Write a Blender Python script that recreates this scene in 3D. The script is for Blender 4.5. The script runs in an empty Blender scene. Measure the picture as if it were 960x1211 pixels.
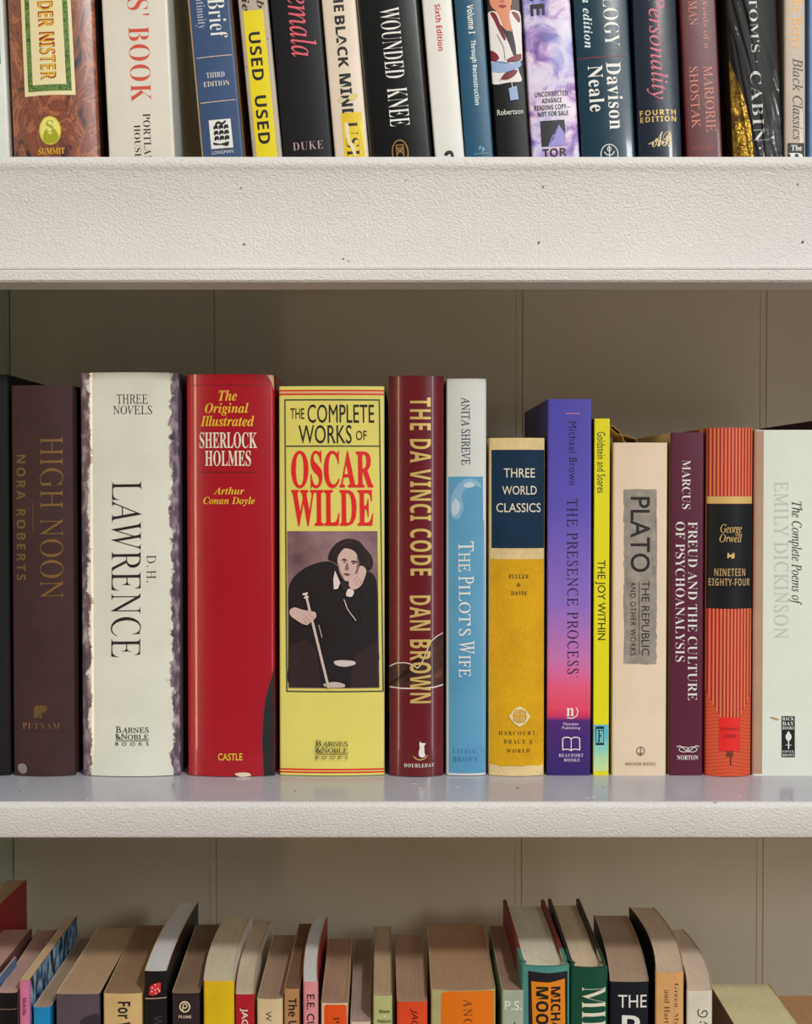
import bpy, bmesh, math, random
from mathutils import Vector, Matrix
random.seed(7)
S = bpy.context.scene
COL = S.collection

# ------------------------------------------------------------------ camera, world, lights, exposure
F = 1500.0
PITCH = math.atan((605.5 - 570.0) / F)
CAMZ = 1.40
cam = bpy.data.cameras.new('camera')
cam.sensor_fit = 'HORIZONTAL'
cam.sensor_width = 36.0
cam.lens = F / 960.0 * 36.0
cam.clip_start = 0.01
camo = bpy.data.objects.new('camera', cam)
COL.objects.link(camo)
camo.location = (0, 0, CAMZ)
camo.rotation_euler = (math.pi / 2 - PITCH, 0, 0)
S.camera = camo

S.view_settings.view_transform = 'Standard'
S.view_settings.look = 'None'
S.view_settings.gamma = 1.0
S.view_settings.use_curve_mapping = False
S.view_settings.exposure = -0.10

w = bpy.data.worlds.new('room_light')
S.world = w
w.use_nodes = True
_bg = w.node_tree.nodes['Background']
_tc = w.node_tree.nodes.new('ShaderNodeTexCoord')
_sx = w.node_tree.nodes.new('ShaderNodeSeparateXYZ')
_rp = w.node_tree.nodes.new('ShaderNodeValToRGB')      # a room: pale ceiling, darker walls, warm floor
_mr = w.node_tree.nodes.new('ShaderNodeMapRange')
_mr.inputs[1].default_value = -1.0
w.node_tree.links.new(_tc.outputs['Generated'], _sx.inputs[0])
w.node_tree.links.new(_sx.outputs['Z'], _mr.inputs[0])
w.node_tree.links.new(_mr.outputs[0], _rp.inputs[0])
w.node_tree.links.new(_rp.outputs[0], _bg.inputs[0])
_e = _rp.color_ramp.elements
_e[0].position, _e[0].color = 0.25, (0.63, 0.60, 0.54, 1)
_e[1].position, _e[1].color = 0.80, (0.95, 0.95, 0.92, 1)
for _p, _c in ((0.42, (0.22, 0.20, 0.18, 1)), (0.60, (0.22, 0.21, 0.20, 1))):
    _x = _e.new(_p)
    _x.color = _c
_bg.inputs[1].default_value = 0.74


def area(name, loc, target, size, sizey, power, color):
    l = bpy.data.lights.new(name, 'AREA')
    l.shape = 'RECTANGLE'
    l.size = size
    l.size_y = sizey
    l.energy = power
    l.color = color
    o = bpy.data.objects.new(name, l)
    COL.objects.link(o)
    o.location = loc
    d = Vector(target) - Vector(loc)
    o.rotation_euler = d.to_track_quat('-Z', 'Y').to_euler()
    return o


area('ceiling_lamp', (0.74, -0.95, CAMZ + 1.22), (0.0, 0.72, CAMZ - 0.02), 0.12, 0.12, 24, (0.99, 0.98, 0.95))
area('window_light', (1.55, -1.75, CAMZ + 0.80), (0.0, 0.8, CAMZ - 0.05), 0.26, 0.40, 11, (0.93, 0.97, 1.0))
area('spine_streak_light', (1.85, -1.45, CAMZ - 0.05), (0.0, 0.8, CAMZ - 0.05), 0.13, 2.0, 6, (0.88, 0.95, 1.0))  # added tall strip source, gives the glossy spines their vertical streaks
area('table_lamp', (-1.55, -0.95, CAMZ - 0.02), (0.0, 0.8, CAMZ - 0.05), 0.06, 1.3, 4.6, (1.0, 0.70, 0.42))


# ------------------------------------------------------------------ projection helpers (measure the real place)
def ray(x, y):
    dx = (x - 480.0) / F
    dv = (605.5 - y) / F
    return (dx, math.cos(PITCH) + dv * math.sin(PITCH), -math.sin(PITCH) + dv * math.cos(PITCH))


def at_depth(x, y, Y):
    r = ray(x, y)
    k = Y / r[1]
    return Vector((r[0] * k, Y, CAMZ + r[2] * k))


def at_height(x, y, Z):
    r = ray(x, y)
    k = (Z - CAMZ) / r[2]
    return Vector((r[0] * k, r[1] * k, Z))


SP = 0.75                                       # plane of the book spines
ZM = at_depth(480, 917, SP).z                   # top of the middle shelf
YF = at_height(480, 949, ZM).y                  # front plane of the shelves
ZU = at_depth(480, 187, YF).z                   # top of the upper shelf
ZL = CAMZ - 0.482                               # top of the lower shelf
YW = 0.955                                      # back panel

# ------------------------------------------------------------------ materials
GAIN = 1.30


def lin(c):
    out = []
    for v in c:
        v /= 255.0
        v = v / 12.92 if v <= 0.04045 else ((v + 0.055) / 1.055) ** 2.4
        out.append(GAIN * v ** 1.13)
    q = min(1.0, 0.86 / max(out))
    return (out[0] * q, out[1] * q, out[2] * q, 1.0)


_m = {}


class NT:
    def __init__(s, name, rough=0.5, coat=0.0, metal=0.0, spec=0.5):
        s.m = bpy.data.materials.new(name)
        s.m.use_nodes = True
        s.nt = s.m.node_tree
        s.b = s.nt.nodes['Principled BSDF']
        s.b.inputs['Roughness'].default_value = rough
        s.b.inputs['Metallic'].default_value = metal
        s.b.inputs['Coat Weight'].default_value = coat
        s.b.inputs['Coat Roughness'].default_value = 0.045
        s.b.inputs['Specular IOR Level'].default_value = spec
        s.tc = s.n('ShaderNodeTexCoord')

    def n(s, t, **kw):
        x = s.nt.nodes.new(t)
        for k, v in kw.items():
            setattr(x, k, v)
        return x

    def link(s, a, b):
        s.nt.links.new(a, b)

    def noise(s, scale, detail=3, vec=None, stretch=None, rough=0.5, dist=0.0):
        t = s.n('ShaderNodeTexNoise')
        t.inputs['Scale'].default_value = scale
        t.inputs['Detail'].default_value = detail
        t.inputs['Roughness'].default_value = rough
        t.inputs['Distortion'].default_value = dist
        v = vec or s.tc.outputs['Object']
        if stretch:
            mp = s.n('ShaderNodeMapping')
            mp.inputs['Scale'].default_value = stretch
            s.link(v, mp.inputs[0])
            v = mp.outputs[0]
        s.link(v, t.inputs[0])
        return t.outputs[0]

    def ramp(s, fac, stops, interp='LINEAR'):
        r = s.n('ShaderNodeValToRGB')
        r.color_ramp.interpolation = interp
        e = r.color_ramp.elements
        while len(e) < len(stops):
            e.new(0.5)
        for i, (p, c) in enumerate(stops):
            e[i].position = p
            e[i].color = c
        s.link(fac, r.inputs[0])
        return r.outputs[0]

    def math(s, op, a, b=None, clamp=False):
        x = s.n('ShaderNodeMath', operation=op, use_clamp=clamp)
        for i, v in enumerate((a, b)):
            if v is None:
                continue
            if isinstance(v, (int, float)):
                x.inputs[i].default_value = v
            else:
                s.link(v, x.inputs[i])
        return x.outputs[0]

    def mix(s, fac, a, b):
        x = s.n('ShaderNodeMix', data_type='RGBA')
        if isinstance(fac, (int, float)):
            x.inputs[0].default_value = fac
        else:
            s.link(fac, x.inputs[0])
        for i, v in ((6, a), (7, b)):
            if isinstance(v, tuple):
                x.inputs[i].default_value = v
            else:
                s.link(v, x.inputs[i])
        return x.outputs[2]

    def xyz(s):
        x = s.n('ShaderNodeSeparateXYZ')
        s.link(s.tc.outputs['Object'], x.inputs[0])
        return x.outputs

    def color(s, c):
        if isinstance(c, tuple):
            s.b.inputs['Base Color'].default_value = c
        else:
            s.link(c, s.b.inputs['Base Color'])

    def bump(s, h, strength=0.3, dist=0.0005):
        x = s.n('ShaderNodeBump')
        x.inputs['Strength'].default_value = strength
        x.inputs['Distance'].default_value = dist
        s.link(h, x.inputs['Height'])
        s.link(x.outputs[0], s.b.inputs['Normal'])
        return s


def mul(c, k):
    return (min(.95, c[0] * k), min(.95, c[1] * k), min(.95, c[2] * k), 1)


def cover(c, rough=0.42, coat=0.0, wear=0.12, metal=0.0):
    """printed or painted card: a base colour with faint wear blotches and a faint waviness"""
    key = ('cover', c, rough, coat, wear, metal)
    if key in _m:
        return _m[key]
    dark = max(c) < 45
    t = NT('book_cover', rough, coat, metal, .3 if dark else .5)
    k = lin(c)
    n = t.noise(38, 4, rough=.62)
    t.color(t.ramp(n, [(0.3, mul(k, 1 - wear)), (0.7, mul(k, 1 + wear * .7))]))
    t.bump(t.noise(120, 3), 0.10, 0.0006)
    _m[key] = t.m
    return t.m


def cloth(c, rough=0.8):
    key = ('cloth', c, rough)
    if key in _m:
        return _m[key]
    t = NT('book_cloth', rough, spec=.25)
    k = lin(c)
    n = t.noise(55, 5, rough=.65)
    wv = t.noise(1500, 1, stretch=(1, 1, .35))
    f = t.math('ADD', t.math('MULTIPLY', n, .65), t.math('MULTIPLY', wv, .35))
    t.color(t.ramp(f, [(0.3, mul(k, .78)), (0.7, mul(k, 1.18))]))
    t.bump(wv, 0.35, 0.0003)
    _m[key] = t.m
    return t.m


def ink(c, rough=0.45, metal=0.0, coat=0.0):
    key = ('ink', c, rough, metal, coat)
    if key in _m:
        return _m[key]
    t = NT('printing_ink', rough, coat, metal)
    t.color(lin(c))
    _m[key] = t.m
    return t.m


def pages(c):
    key = ('pages', c)
    if key in _m:
        return _m[key]
    t = NT('paper_edges', 0.85, spec=.15)
    k = mul(lin(c), 2.0)
    g = .3 * k[0] + .55 * k[1] + .15 * k[2]
    k = tuple(q + .30 * (g - q) for q in k[:3]) + (1,)
    n = t.noise(1.0, 2, stretch=(2600, 22, 22))
    n2 = t.noise(30, 3)
    f = t.math('ADD', t.math('MULTIPLY', n, .6), t.math('MULTIPLY', n2, .4))
    t.color(t.ramp(f, [(0.28, mul(k, .72)), (0.7, mul(k, 1.14))]))
    t.bump(n, 0.3, 0.0004)
    _m[key] = t.m
    return t.m


def paint(name, c, peel=1.0, rough=0.45, scale=420):
    t = NT(name, rough)
    k = lin(c)
    n2 = t.noise(7, 4)
    t.color(t.ramp(n2, [(0.3, mul(k, .95)), (0.7, mul(k, 1.04))]))
    n = t.noise(scale, 3, stretch=(.8, .8, 1.0), dist=.25)
    m = t.noise(scale * .3, 2)
    t.bump(t.math('ADD', t.math('MULTIPLY', n, 1.0), t.math('MULTIPLY', m, .35)), 0.7 * peel, 0.0011)
    return t.m


# ------------------------------------------------------------------ mesh helpers
def link_mesh(name, bm, mats, parent=None, smooth=None):
    me = bpy.data.meshes.new(name)
    bm.normal_update()
    bm.to_mesh(me)
    bm.free()
    for m in (mats if isinstance(mats, (list, tuple)) else [mats]):
        me.materials.append(m)
    if smooth is not None:
        me.polygons.foreach_set('use_smooth', [True] * len(me.polygons))
        me.set_sharp_from_angle(angle=smooth)
    o = bpy.data.objects.new(name, me)
    COL.objects.link(o)
    if parent:
        o.parent = parent
    return o


def thing(name, label, cat, loc, group=None):
    o = bpy.data.objects.new(name, None)
    COL.objects.link(o)
    o.empty_display_size = 0.01
    o.location = loc
    o['label'] = label
    o['category'] = cat
    if group:
        o['group'] = group
    return o


def prism(bm, pts, z0, z1, mi=0):
    """closed plan outline extruded from z0 to z1"""
    a = [bm.verts.new((p[0], p[1], z0)) for p in pts]
    b = [bm.verts.new((p[0], p[1], z1)) for p in pts]
    n = len(pts)
    for i in range(n):
        f = bm.faces.new((a[i], a[(i + 1) % n], b[(i + 1) % n], b[i]))
        f.material_index = mi
    f = bm.faces.new(b)
    f.material_index = mi
    f = bm.faces.new(a[::-1])
    f.material_index = mi


def box(bm, lo, hi, mi=0):
    prism(bm, [(lo[0], lo[1]), (hi[0], lo[1]), (hi[0], hi[1]), (lo[0], hi[1])], lo[2], hi[2], mi)


# ------------------------------------------------------------------ lettering
def uni(s, up, lo):
    o = ''
    for ch in s:
        if 'A' <= ch <= 'Z':
            o += chr(up + ord(ch) - 65)
        elif 'a' <= ch <= 'z':
            v = lo + ord(ch) - 97
            o += chr(0x210E if v == 0x1D455 else v)
        else:
            o += ch
    return o


STY = {   # unicode block, stroke offset, shear
    'sans': (None, 0.0, 0.0), 'light': (None, -0.012, 0.0), 'med': (None, 0.010, 0.0),
    'bold': ((0x1D5D4, 0x1D5EE), 0.0, 0.0), 'heavy': ((0x1D5D4, 0x1D5EE), 0.012, 0.0),
    'serifb': ((0x1D400, 0x1D41A), 0.0, 0.0), 'serifx': ((0x1D400, 0x1D41A), 0.009, 0.0), 'serif': ((0x1D400, 0x1D41A), -0.013, 0.0),
    'thin': ((0x1D434, 0x1D44E), 0.0, -0.285), 'thinm': ((0x1D434, 0x1D44E), 0.006, -0.285),
    'hair': ((0x1D434, 0x1D44E), -0.006, -0.285), 'ital': ((0x1D434, 0x1D44E), 0.002, 0.0), 'italb': ((0x1D468, 0x1D482), 0.0, 0.0),
    'script': ((0x1D4D0, 0x1D4EA), 0.0, 0.0), 'mono': ((0x1D670, 0x1D68A), 0.0, 0.0),
    'sansi': ((0x1D608, 0x1D622), 0.0, 0.0),
}
_tc = {}


def text_mesh(s, style, space=1.0):
    """(verts 0..1 x 0..1, faces) of a line of lettering"""
    key = (s, style, space)
    if key in _tc:
        return _tc[key]
    blk, off, sh = STY[style]
    c = bpy.data.curves.new('lettering', 'FONT')
    c.body = uni(s, *blk) if blk else s
    c.offset = off
    c.resolution_u = 3
    c.fill_mode = 'FRONT'
    c.space_character = space
    o = bpy.data.objects.new('lettering', c)
    COL.objects.link(o)
    bpy.context.view_layer.update()
    me = bpy.data.meshes.new_from_object(o.evaluated_get(bpy.context.evaluated_depsgraph_get()))
    vs = [(v.co.x + sh * v.co.y, v.co.y) for v in me.vertices]
    fs = [tuple(p.vertices) for p in me.polygons]
    bpy.data.objects.remove(o)
    bpy.data.curves.remove(c)
    bpy.data.meshes.remove(me)
    x0 = min(v[0] for v in vs)
    x1 = max(v[0] for v in vs)
    y0 = min(v[1] for v in vs)
    y1 = max(v[1] for v in vs)
    vs = [((v[0] - x0) / (x1 - x0), (v[1] - y0) / (y1 - y0)) for v in vs]
    _tc[key] = (vs, fs)
    return _tc[key]


def smooth_loop(pts, n=5):
    out = []
    N = len(pts)
    for i in range(N):
        p0, p1, p2, p3 = (Vector(pts[(i + k - 1) % N]) for k in range(4))
        for j in range(n):
            t = j / n
            q = 0.5 * ((2 * p1) + (p2 - p0) * t + (2 * p0 - 5 * p1 + 4 * p2 - p3) * t * t + (3 * p1 - p0 - 3 * p2 + p3) * t ** 3)
            out.append((q.x, q.y))
    return out


# ------------------------------------------------------------------ the book builder
class Book:
    """A book standing on a shelf with its spine towards the room. Local frame: x across the spine from its
    left edge, y into the shelf, z up from the bottom edge."""

    def __init__(s, name, label, group, xl, xr, ytop, ybot, zbase, d=0.13, kind='P', bulge=0.0, Y=SP, lean=None, mats=None,
                 page=(176, 156, 124), skew=0.0, curl=0.0, over=0.003, wrap=0.02, rel=False, corner=0.0012, gap=0.0, cat='book'):
        s.kind, s.b, s.d, s.skew, s.curl, s.rel, s.corner = kind, bulge, d, skew, curl, rel, corner
        s.xlT, s.xlB = xl if isinstance(xl, tuple) else (xl, xl)
        s.xrT, s.xrB = xr if isinstance(xr, tuple) else (xr, xr)
        s.yT, s.yB = ytop, ybot
        s.Y = Y
        s.zbase = zbase
        ybase = 570 + (CAMZ - zbase) * F / Y
        s.lean = 0.0
        if lean is not None:
            s.lean = math.atan(lean)
        xl0 = s.xl(ybase if lean is not None else ybot)
        p = at_depth(xl0, ybot, Y)
        xm = (ytop + ybot) / 2
        q = at_depth(s.xl(xm), xm, Y)
        q2 = at_depth(s.xr(xm), xm, Y)
        s.w = (q2.x - q.x) * math.cos(s.lean) - gap
        s.h = (at_depth(480, ytop, Y).z - zbase) / math.cos(s.lean)
        s.root = thing(name, label, cat, ((p.x if lean is not None else q.x) + gap / 2, Y, zbase), group)
        s.root.rotation_euler = (0, -s.lean, 0)
        s.page = pages(page)
        s.over = over
        s.wrap = wrap
        s.ops = []
        s.mats = dict(spine=None, left=None, right=None, edge=None, inner=None, board=None)
        s.mats.update(mats or {})

    def xl(s, y):
        return s.xlT + (s.xlB - s.xlT) * (y - s.yT) / (s.yB - s.yT)

    def xr(s, y):
        return s.xrT + (s.xrB - s.xrT) * (y - s.yT) / (s.yB - s.yT)

    def uv(s, x, y):
        """image measurement -> (u, v) on the spine in metres"""
        a, b = s.xl(y), s.xr(y)
        u = (x / (b - a) if s.rel else (x - a) / (b - a)) * s.w
        v = (at_depth(480, y, s.Y).z - s.zbase) / math.cos(s.lean)
        return u, v

    def surf(s, u):
        t = 2 * u / s.w - 1
        y = -s.b * (1 - t * t)
        r = min(s.corner, s.w * .3)
        e = min(u, s.w - u)
        if e < r:
            e = max(e, 0)
            y += r - math.sqrt(max(0, r * r - (r - e) ** 2))
        return y

    def shift(s, y):
        t = max(0.0, y / s.d)
        return s.skew * t + s.curl * 4 * t * (1 - t)

    # ---- outline of the cover in plan: list of (x, y, zone)
    def outline(s, inset=0.0, d0=0.0, d1=None, joint=False):
        d1 = s.d if d1 is None else d1
        w_, L = s.w, []
        ys = [d1 - (d1 - .0015) * i / 10 for i in range(11)]
        if joint:
            ys = sorted(set(ys + [.0035, .005, .0065, .008, .0095]), reverse=True)

        def jn(y):
            return 0.0014 * math.exp(-((y - .0062) / .0022) ** 2) if joint else 0.0
        for y in ys:
            L.append((inset + jn(y) + s.shift(y), y, 'left'))
        n = 30
        for i in range(n + 1):
            t = i / n
            u = w_ * (0.5 - 0.5 * math.cos(math.pi * t)) if n else 0
            u = inset + u * (w_ - 2 * inset) / w_
            L.append((u, s.surf(u) + inset, 'spine'))
        for y in reversed(ys):
            L.append((w_ - inset - jn(y) + s.shift(y), y, 'right'))
        return L

    def shell(s, name, t, d1, z0, z1, joint, slots, matlist, ops=True):
        bm = bmesh.new()
        A = s.outline(0, 0, d1, joint)
        B = s.outline(t, 0, d1, joint)
        n = len(A)
        av = [[bm.verts.new((p[0], p[1], z)) for p in A] for z in (z0, z1)]
        bv = [[bm.verts.new((p[0], p[1], z)) for p in B] for z in (z0, z1)]
        for i in range(n - 1):
            z_ = A[i][2] if A[i][2] == A[i + 1][2] else 'spine'
            f = bm.faces.new((av[0][i], av[0][i + 1], av[1][i + 1], av[1][i]))
            f.material_index = slots[z_]
            f = bm.faces.new((bv[0][i + 1], bv[0][i], bv[1][i], bv[1][i + 1]))
            f.material_index = slots['inner']
            f = bm.faces.new((av[1][i], av[1][i + 1], bv[1][i + 1], bv[1][i]))
            f.material_index = slots['edge']
            f = bm.faces.new((av[0][i + 1], av[0][i], bv[0][i], bv[0][i + 1]))
            f.material_index = slots['edge']
        for i in (0, n - 1):
            q = (av[0][i], av[1][i], bv[1][i], bv[0][i])
            f = bm.faces.new(q if i == 0 else q[::-1])
            f.material_index = slots['edge']
        bmesh.ops.recalc_face_normals(bm, faces=bm.faces[:])
        if ops:
            s.draw(bm, matlist)
        return link_mesh(name, bm, matlist, s.root, 0.7)

    def draw(s, bm, mats):
        def slot(m):
            if m not in mats:
                mats.append(m)
            return mats.index(m)
        for li, op in enumerate(s.ops):
            k = op[0]
            lift = 0.00010 + 0.00003 * li
            b2 = bmesh.new()
            if k == 't':
                _, txt, sty, x0, y0, x1, y1, m = op[:8]
                way = op[8] if len(op) > 8 else 'h'
                sp = op[9] if len(op) > 9 else 1.0
                vs, fs = text_mesh(txt, sty, sp)
                V = []
                for a, b in vs:
                    if way == 'h':
                        p = (x0 + a * (x1 - x0), y1 + b * (y0 - y1))
                    else:
                        p = (x0 + b * (x1 - x0), y0 + a * (y1 - y0))
                    u, v = s.uv(*p)
                    V.append(b2.verts.new((u, 0, v)))
                for f in fs:
                    try:
                        b2.faces.new([V[i] for i in f])
                    except ValueError:
                        pass
            else:
                loops = []
                if k == 'r':
                    _, x0, y0, x1, y1, m = op
                    loops = [[(x0, y0), (x1, y0), (x1, y1), (x0, y1)]]
                elif k == 'p':
                    loops = [op[1]]
                    m = op[2]
                elif k == 's':
                    loops = [smooth_loop(op[1])]
                    m = op[2]
                elif k == 'e':
                    _, cx, cy, rx, ry, m = op
                    loops = [[(cx + rx * math.cos(a * math.pi / 14), cy + ry * math.sin(a * math.pi / 14)) for a in range(28)]]
                elif k == 'o':      # ring
                    _, cx, cy, rx, ry, wd, m = op
                    for a in range(24):
                        q = []
                        for (aa, r) in ((a, 0), (a + 1, 0), (a + 1, wd), (a, wd)):
                            g = aa * math.pi / 12
                            q.append((cx + (rx - r) * math.cos(g), cy + (ry - r) * math.sin(g)))
                        loops.append(q)
                elif k == 'f':
                    _, x0, y0, x1, y1, wd, m = op
                    loops = [[(x0, y0), (x1, y0), (x1, y0 + wd), (x0, y0 + wd)], [(x0, y1 - wd), (x1, y1 - wd), (x1, y1), (x0, y1)],
                             [(x0, y0 + wd), (x0 + wd, y0 + wd), (x0 + wd, y1 - wd), (x0, y1 - wd)],
                             [(x1 - wd, y0 + wd), (x1, y0 + wd), (x1, y1 - wd), (x1 - wd, y1 - wd)]]
                elif k == 'l':
                    _, pts, wd, m = op
                    for (ax, ay), (bx, by) in zip(pts[:-1], pts[1:]):
                        dx, dy = bx - ax, by - ay
                        q = math.hypot(dx, dy) or 1
                        nx, ny = -dy / q * wd / 2, dx / q * wd / 2
                        loops.append([(ax + nx, ay + ny), (bx + nx, by + ny), (bx - nx, by - ny), (ax - nx, ay - ny)])
                for lp in loops:
                    V = [b2.verts.new((p[0], 0, p[1])) for p in (s.uv(*q) for q in lp)]
                    b2.faces.new(V)
                bmesh.ops.triangulate(b2, faces=b2.faces[:])
            if (s.b > 0.0003 or k == 'r') and len(b2.faces):
                for pu in [s.w * i / 20 for i in range(1, 20)] + [.0004, .0008, .0012, s.w - .0004, s.w - .0008, s.w - .0012]:
                    bmesh.ops.bisect_plane(b2, geom=b2.verts[:] + b2.edges[:] + b2.faces[:], plane_co=(pu, 0, 0), plane_no=(1, 0, 0))
            mi = slot(m)
            mp = {}
            for v in b2.verts:
                v.co.x = min(max(v.co.x, .0002), s.w - .0002)
                mp[v] = bm.verts.new((v.co.x, s.surf(v.co.x) - lift, v.co.z))
            for f in b2.faces:
                vv = [mp[v] for v in f.verts]
                try:
                    g = bm.faces.new(vv)
                except ValueError:
                    continue
                g.material_index = mi
                g.normal_update()
                if g.normal.y > 0:
                    g.normal_flip()
            b2.free()

    def block(s, t, z0, z1, yb):
        bm = bmesh.new()
        P = [(p[0], p[1]) for p in s.outline(t, 0, yb)]
        prism(bm, P, z0, z1)
        bmesh.ops.recalc_face_normals(bm, faces=bm.faces[:])
        return link_mesh('page_block', bm, s.page, s.root, 0.6)

    def board(s, name, side, y0, y1, z0, z1, t, inset, m):
        bm = bmesh.new()
        n = 8
        ys = [y0 + (y1 - y0) * i / n for i in range(n + 1)]
        if side == 'left':
            a = [(inset + s.shift(y), y) for y in ys] + [(inset + t + s.shift(y), y) for y in reversed(ys)]
        else:
            a = [(s.w - inset + s.shift(y), y) for y in ys] + [(s.w - inset - t + s.shift(y), y) for y in reversed(ys)]
        prism(bm, a, z0, z1)
        bmesh.ops.recalc_face_normals(bm, faces=bm.faces[:])
        bmesh.ops.bevel(bm, geom=[e for e in bm.edges if e.calc_face_angle(0) > 1.2], offset=0.0004, segments=1, affect='EDGES')
        return link_mesh(name, bm, m, s.root, 0.6)

    def build(s):
        M = s.mats
        sp = M['spine']
        left, right = M['left'] or sp, M['right'] or sp
        edge, inner = M['edge'] or sp, M['inner'] or ink((214, 204, 182), .8)
        ml = []
        sl = {}
        for k, m in (('spine', sp), ('left', left), ('right', right), ('edge', edge), ('inner', inner)):
            if m not in ml:
                ml.append(m)
            sl[k] = ml.index(m)
        o = s.over
        if s.kind == 'P':
            t = 0.00035
            s.body = s.shell('cover', t, s.d, 0, s.h, False, sl, ml)
            s.block(t + .0001, 0.0002, s.h - 0.0006, s.d - .0006)
        elif s.kind == 'J':
            t = 0.0003
            s.body = s.shell('dust_jacket', t, s.d, 0.0004, s.h, True, sl, ml)
            bd = M['board'] or cloth((60, 50, 45))
            s.board('back_cover', 'left', .010, s.d - .0005, 0.0, s.h - .0008, .0024, t + .0001, bd)
            s.board('front_cover', 'right', .010, s.d - .0005, 0.0, s.h - .0008, .0024, t + .0001, bd)
            s.block(.0029, o, s.h - o, s.d - .004)
        else:
            t = 0.0022
            s.body = s.shell('spine', t, s.wrap, 0.0003, s.h, True, sl, ml)
            bd = M['board'] or sp
            s.board('back_cover', 'left', s.wrap, s.d, 0.0, s.h, t + .0002, 0.0, bd)
            s.board('front_cover', 'right', s.wrap, s.d, 0.0, s.h, t + .0002, 0.0, bd)
            s.block(.0027, o, s.h - o, s.d - .004)
        return s

    def sticker(s, name, x0, y0, x1, y1, m, ops=(), t=0.0002, label=None):
        """a paper sticker on the spine, a part of its own with its own printing"""
        bm = bmesh.new()
        c = [s.uv(x0, y0), s.uv(x1, y0), s.uv(x1, y1), s.uv(x0, y1)]
        n = 6
        def row(a, b, yy):
            return [bm.verts.new((a[0] + (b[0] - a[0]) * i / n, s.surf(a[0] + (b[0] - a[0]) * i / n) - yy, a[1] + (b[1] - a[1]) * i / n)) for i in range(n + 1)]
        R = [row(c[0], c[1], t), row(c[3], c[2], t), row(c[3], c[2], .00002), row(c[0], c[1], .00002)]
        for j in range(4):
            for i in range(n):
                bm.faces.new((R[j][i], R[j][i + 1], R[(j + 1) % 4][i + 1], R[(j + 1) % 4][i]))
        for i in (0, n):
            bm.faces.new([R[j][i] for j in range(4)])
        bmesh.ops.recalc_face_normals(bm, faces=bm.faces[:])
        keep, s.ops = s.ops, list(ops)
        ml = [m]
        sf = s.surf
        s.surf = lambda u: sf(u) - t
        s.draw(bm, ml)
        s.surf = sf
        s.ops = keep
        ob = link_mesh(name, bm, ml, s.root, 0.6)
        if label:
            ob['label'] = label
        return ob


# ------------------------------------------------------------------ the bookcase
X0, X1 = -0.298, 0.52
white = paint('white_paint', (206, 203, 199), 1.0, 0.45, 880)
white_top = paint('white_gloss_paint', (170, 170, 178), 0.12, 0.17, 160)
wallp = paint('panel_paint', (222, 210, 188), 0.10, 0.5, 160)
green = paint('side_paint', (204, 212, 194), 0.2, 0.5, 200)
dirt = ink((112, 106, 100), .8)

case = thing('bookcase', 'white painted wooden bookcase with thick moulded shelf edges and planked back', 'bookcase', (0.1, YF, ZL - .019))
CO = Vector(case.location)


def cpart(name, bm, mats, parent=case, smooth=0.6):
    bmesh.ops.translate(bm, verts=bm.verts[:], vec=-CO)
    return link_mesh(name, bm, mats, parent, smooth)


def extrude_x(bm, prof, x0, x1, mi=0, n=1):
    rows = []
    for i in range(n + 1):
        x = x0 + (x1 - x0) * i / n
        rows.append([bm.verts.new((x, p[0], p[1])) for p in prof])
    m = len(prof)
    for i in range(n):
        for j in range(m):
            f = bm.faces.new((rows[i][j], rows[i][(j + 1) % m], rows[i + 1][(j + 1) % m], rows[i + 1][j]))
            f.material_index = mi
    bm.faces.new(rows[0])
    bm.faces.new(rows[-1][::-1])
    bmesh.ops.recalc_face_normals(bm, faces=bm.faces[:])


def zf(y, Y=None):
    return at_depth(480, y, Y or YF).z


def shelf(z, zb):
    """a shelf board with a worn round nose; its top is a smoother, glossier coat"""
    bm = bmesh.new()
    r = 0.0035
    prof = [(YW - .0005, z), (YF + r, z)]
    for k in range(1, 6):
        a = math.pi / 2 * k / 6
        prof.append((YF + r - r * math.sin(a), z - r + r * math.cos(a)))
    prof += [(YF, z - r), (YF, zb + .0025), (YF + .0006, zb + .0008), (YF + .002, zb), (YW - .0005, zb)]
    extrude_x(bm, prof, X0 + .0003, X1 - .0003)
    for f in bm.faces:
        if f.normal.z > .95:
            f.material_index = 1
    return bm


def dent(bm, x, y, rr, Yd, mi=1):
    p = at_depth(x, y, Yd)
    n = 10
    ring = [bm.verts.new((p.x + rr * math.cos(2 * math.pi * i / n) * random.uniform(.7, 1.2), Yd - .0002, p.z + rr * math.sin(2 * math.pi * i / n) * random.uniform(.7, 1.2))) for i in range(n)]
    c = bm.verts.new((p.x, Yd - .0004, p.z))
    for i in range(n):
        f = bm.faces.new((ring[i], ring[(i + 1) % n], c))
        f.material_index = mi


def speck(bm, x, y, r, mi):
    p = at_height(x, y, ZM)
    n = 8
    bm.faces.new([bm.verts.new((p.x + r * 1.6 * math.cos(2 * math.pi * i / n) * random.uniform(.6, 1.3), p.y + r * 1.6 * math.sin(2 * math.pi * i / n) * random.uniform(.6, 1.3), ZM + .0001)) for i in range(n)]).material_index = mi


bm_mid = shelf(ZM, zf(992))
for x, y, r, mi in ((205, 929, .0007, 2), (186, 944, .0005, 2), (24, 936, .0006, 2), (103, 945, .0008, 0), (490, 927, .0010, 0), (497, 932, .0012, 0), (540, 931, .0011, 0), (552, 936, .0006, 0), (612, 932, .0008, 2), (694, 944, .0014, 0),
                    (702, 943, .001, 0), (714, 931, .0005, 2), (874, 942, .0008, 0), (846, 948, .0008, 0), (349, 936, .0006, 2), (640, 944, .0007, 0)):
    speck(bm_mid, x, y, r, mi)
shelf_mid = cpart('shelf', bm_mid, [white, white_top, dirt])
bm = shelf(ZU - .0002, ZU - .019)
cpart('shelf', bm, [white, white_top])
cpart('shelf', shelf(ZL, ZL - .019), [white, white_top])

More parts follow.
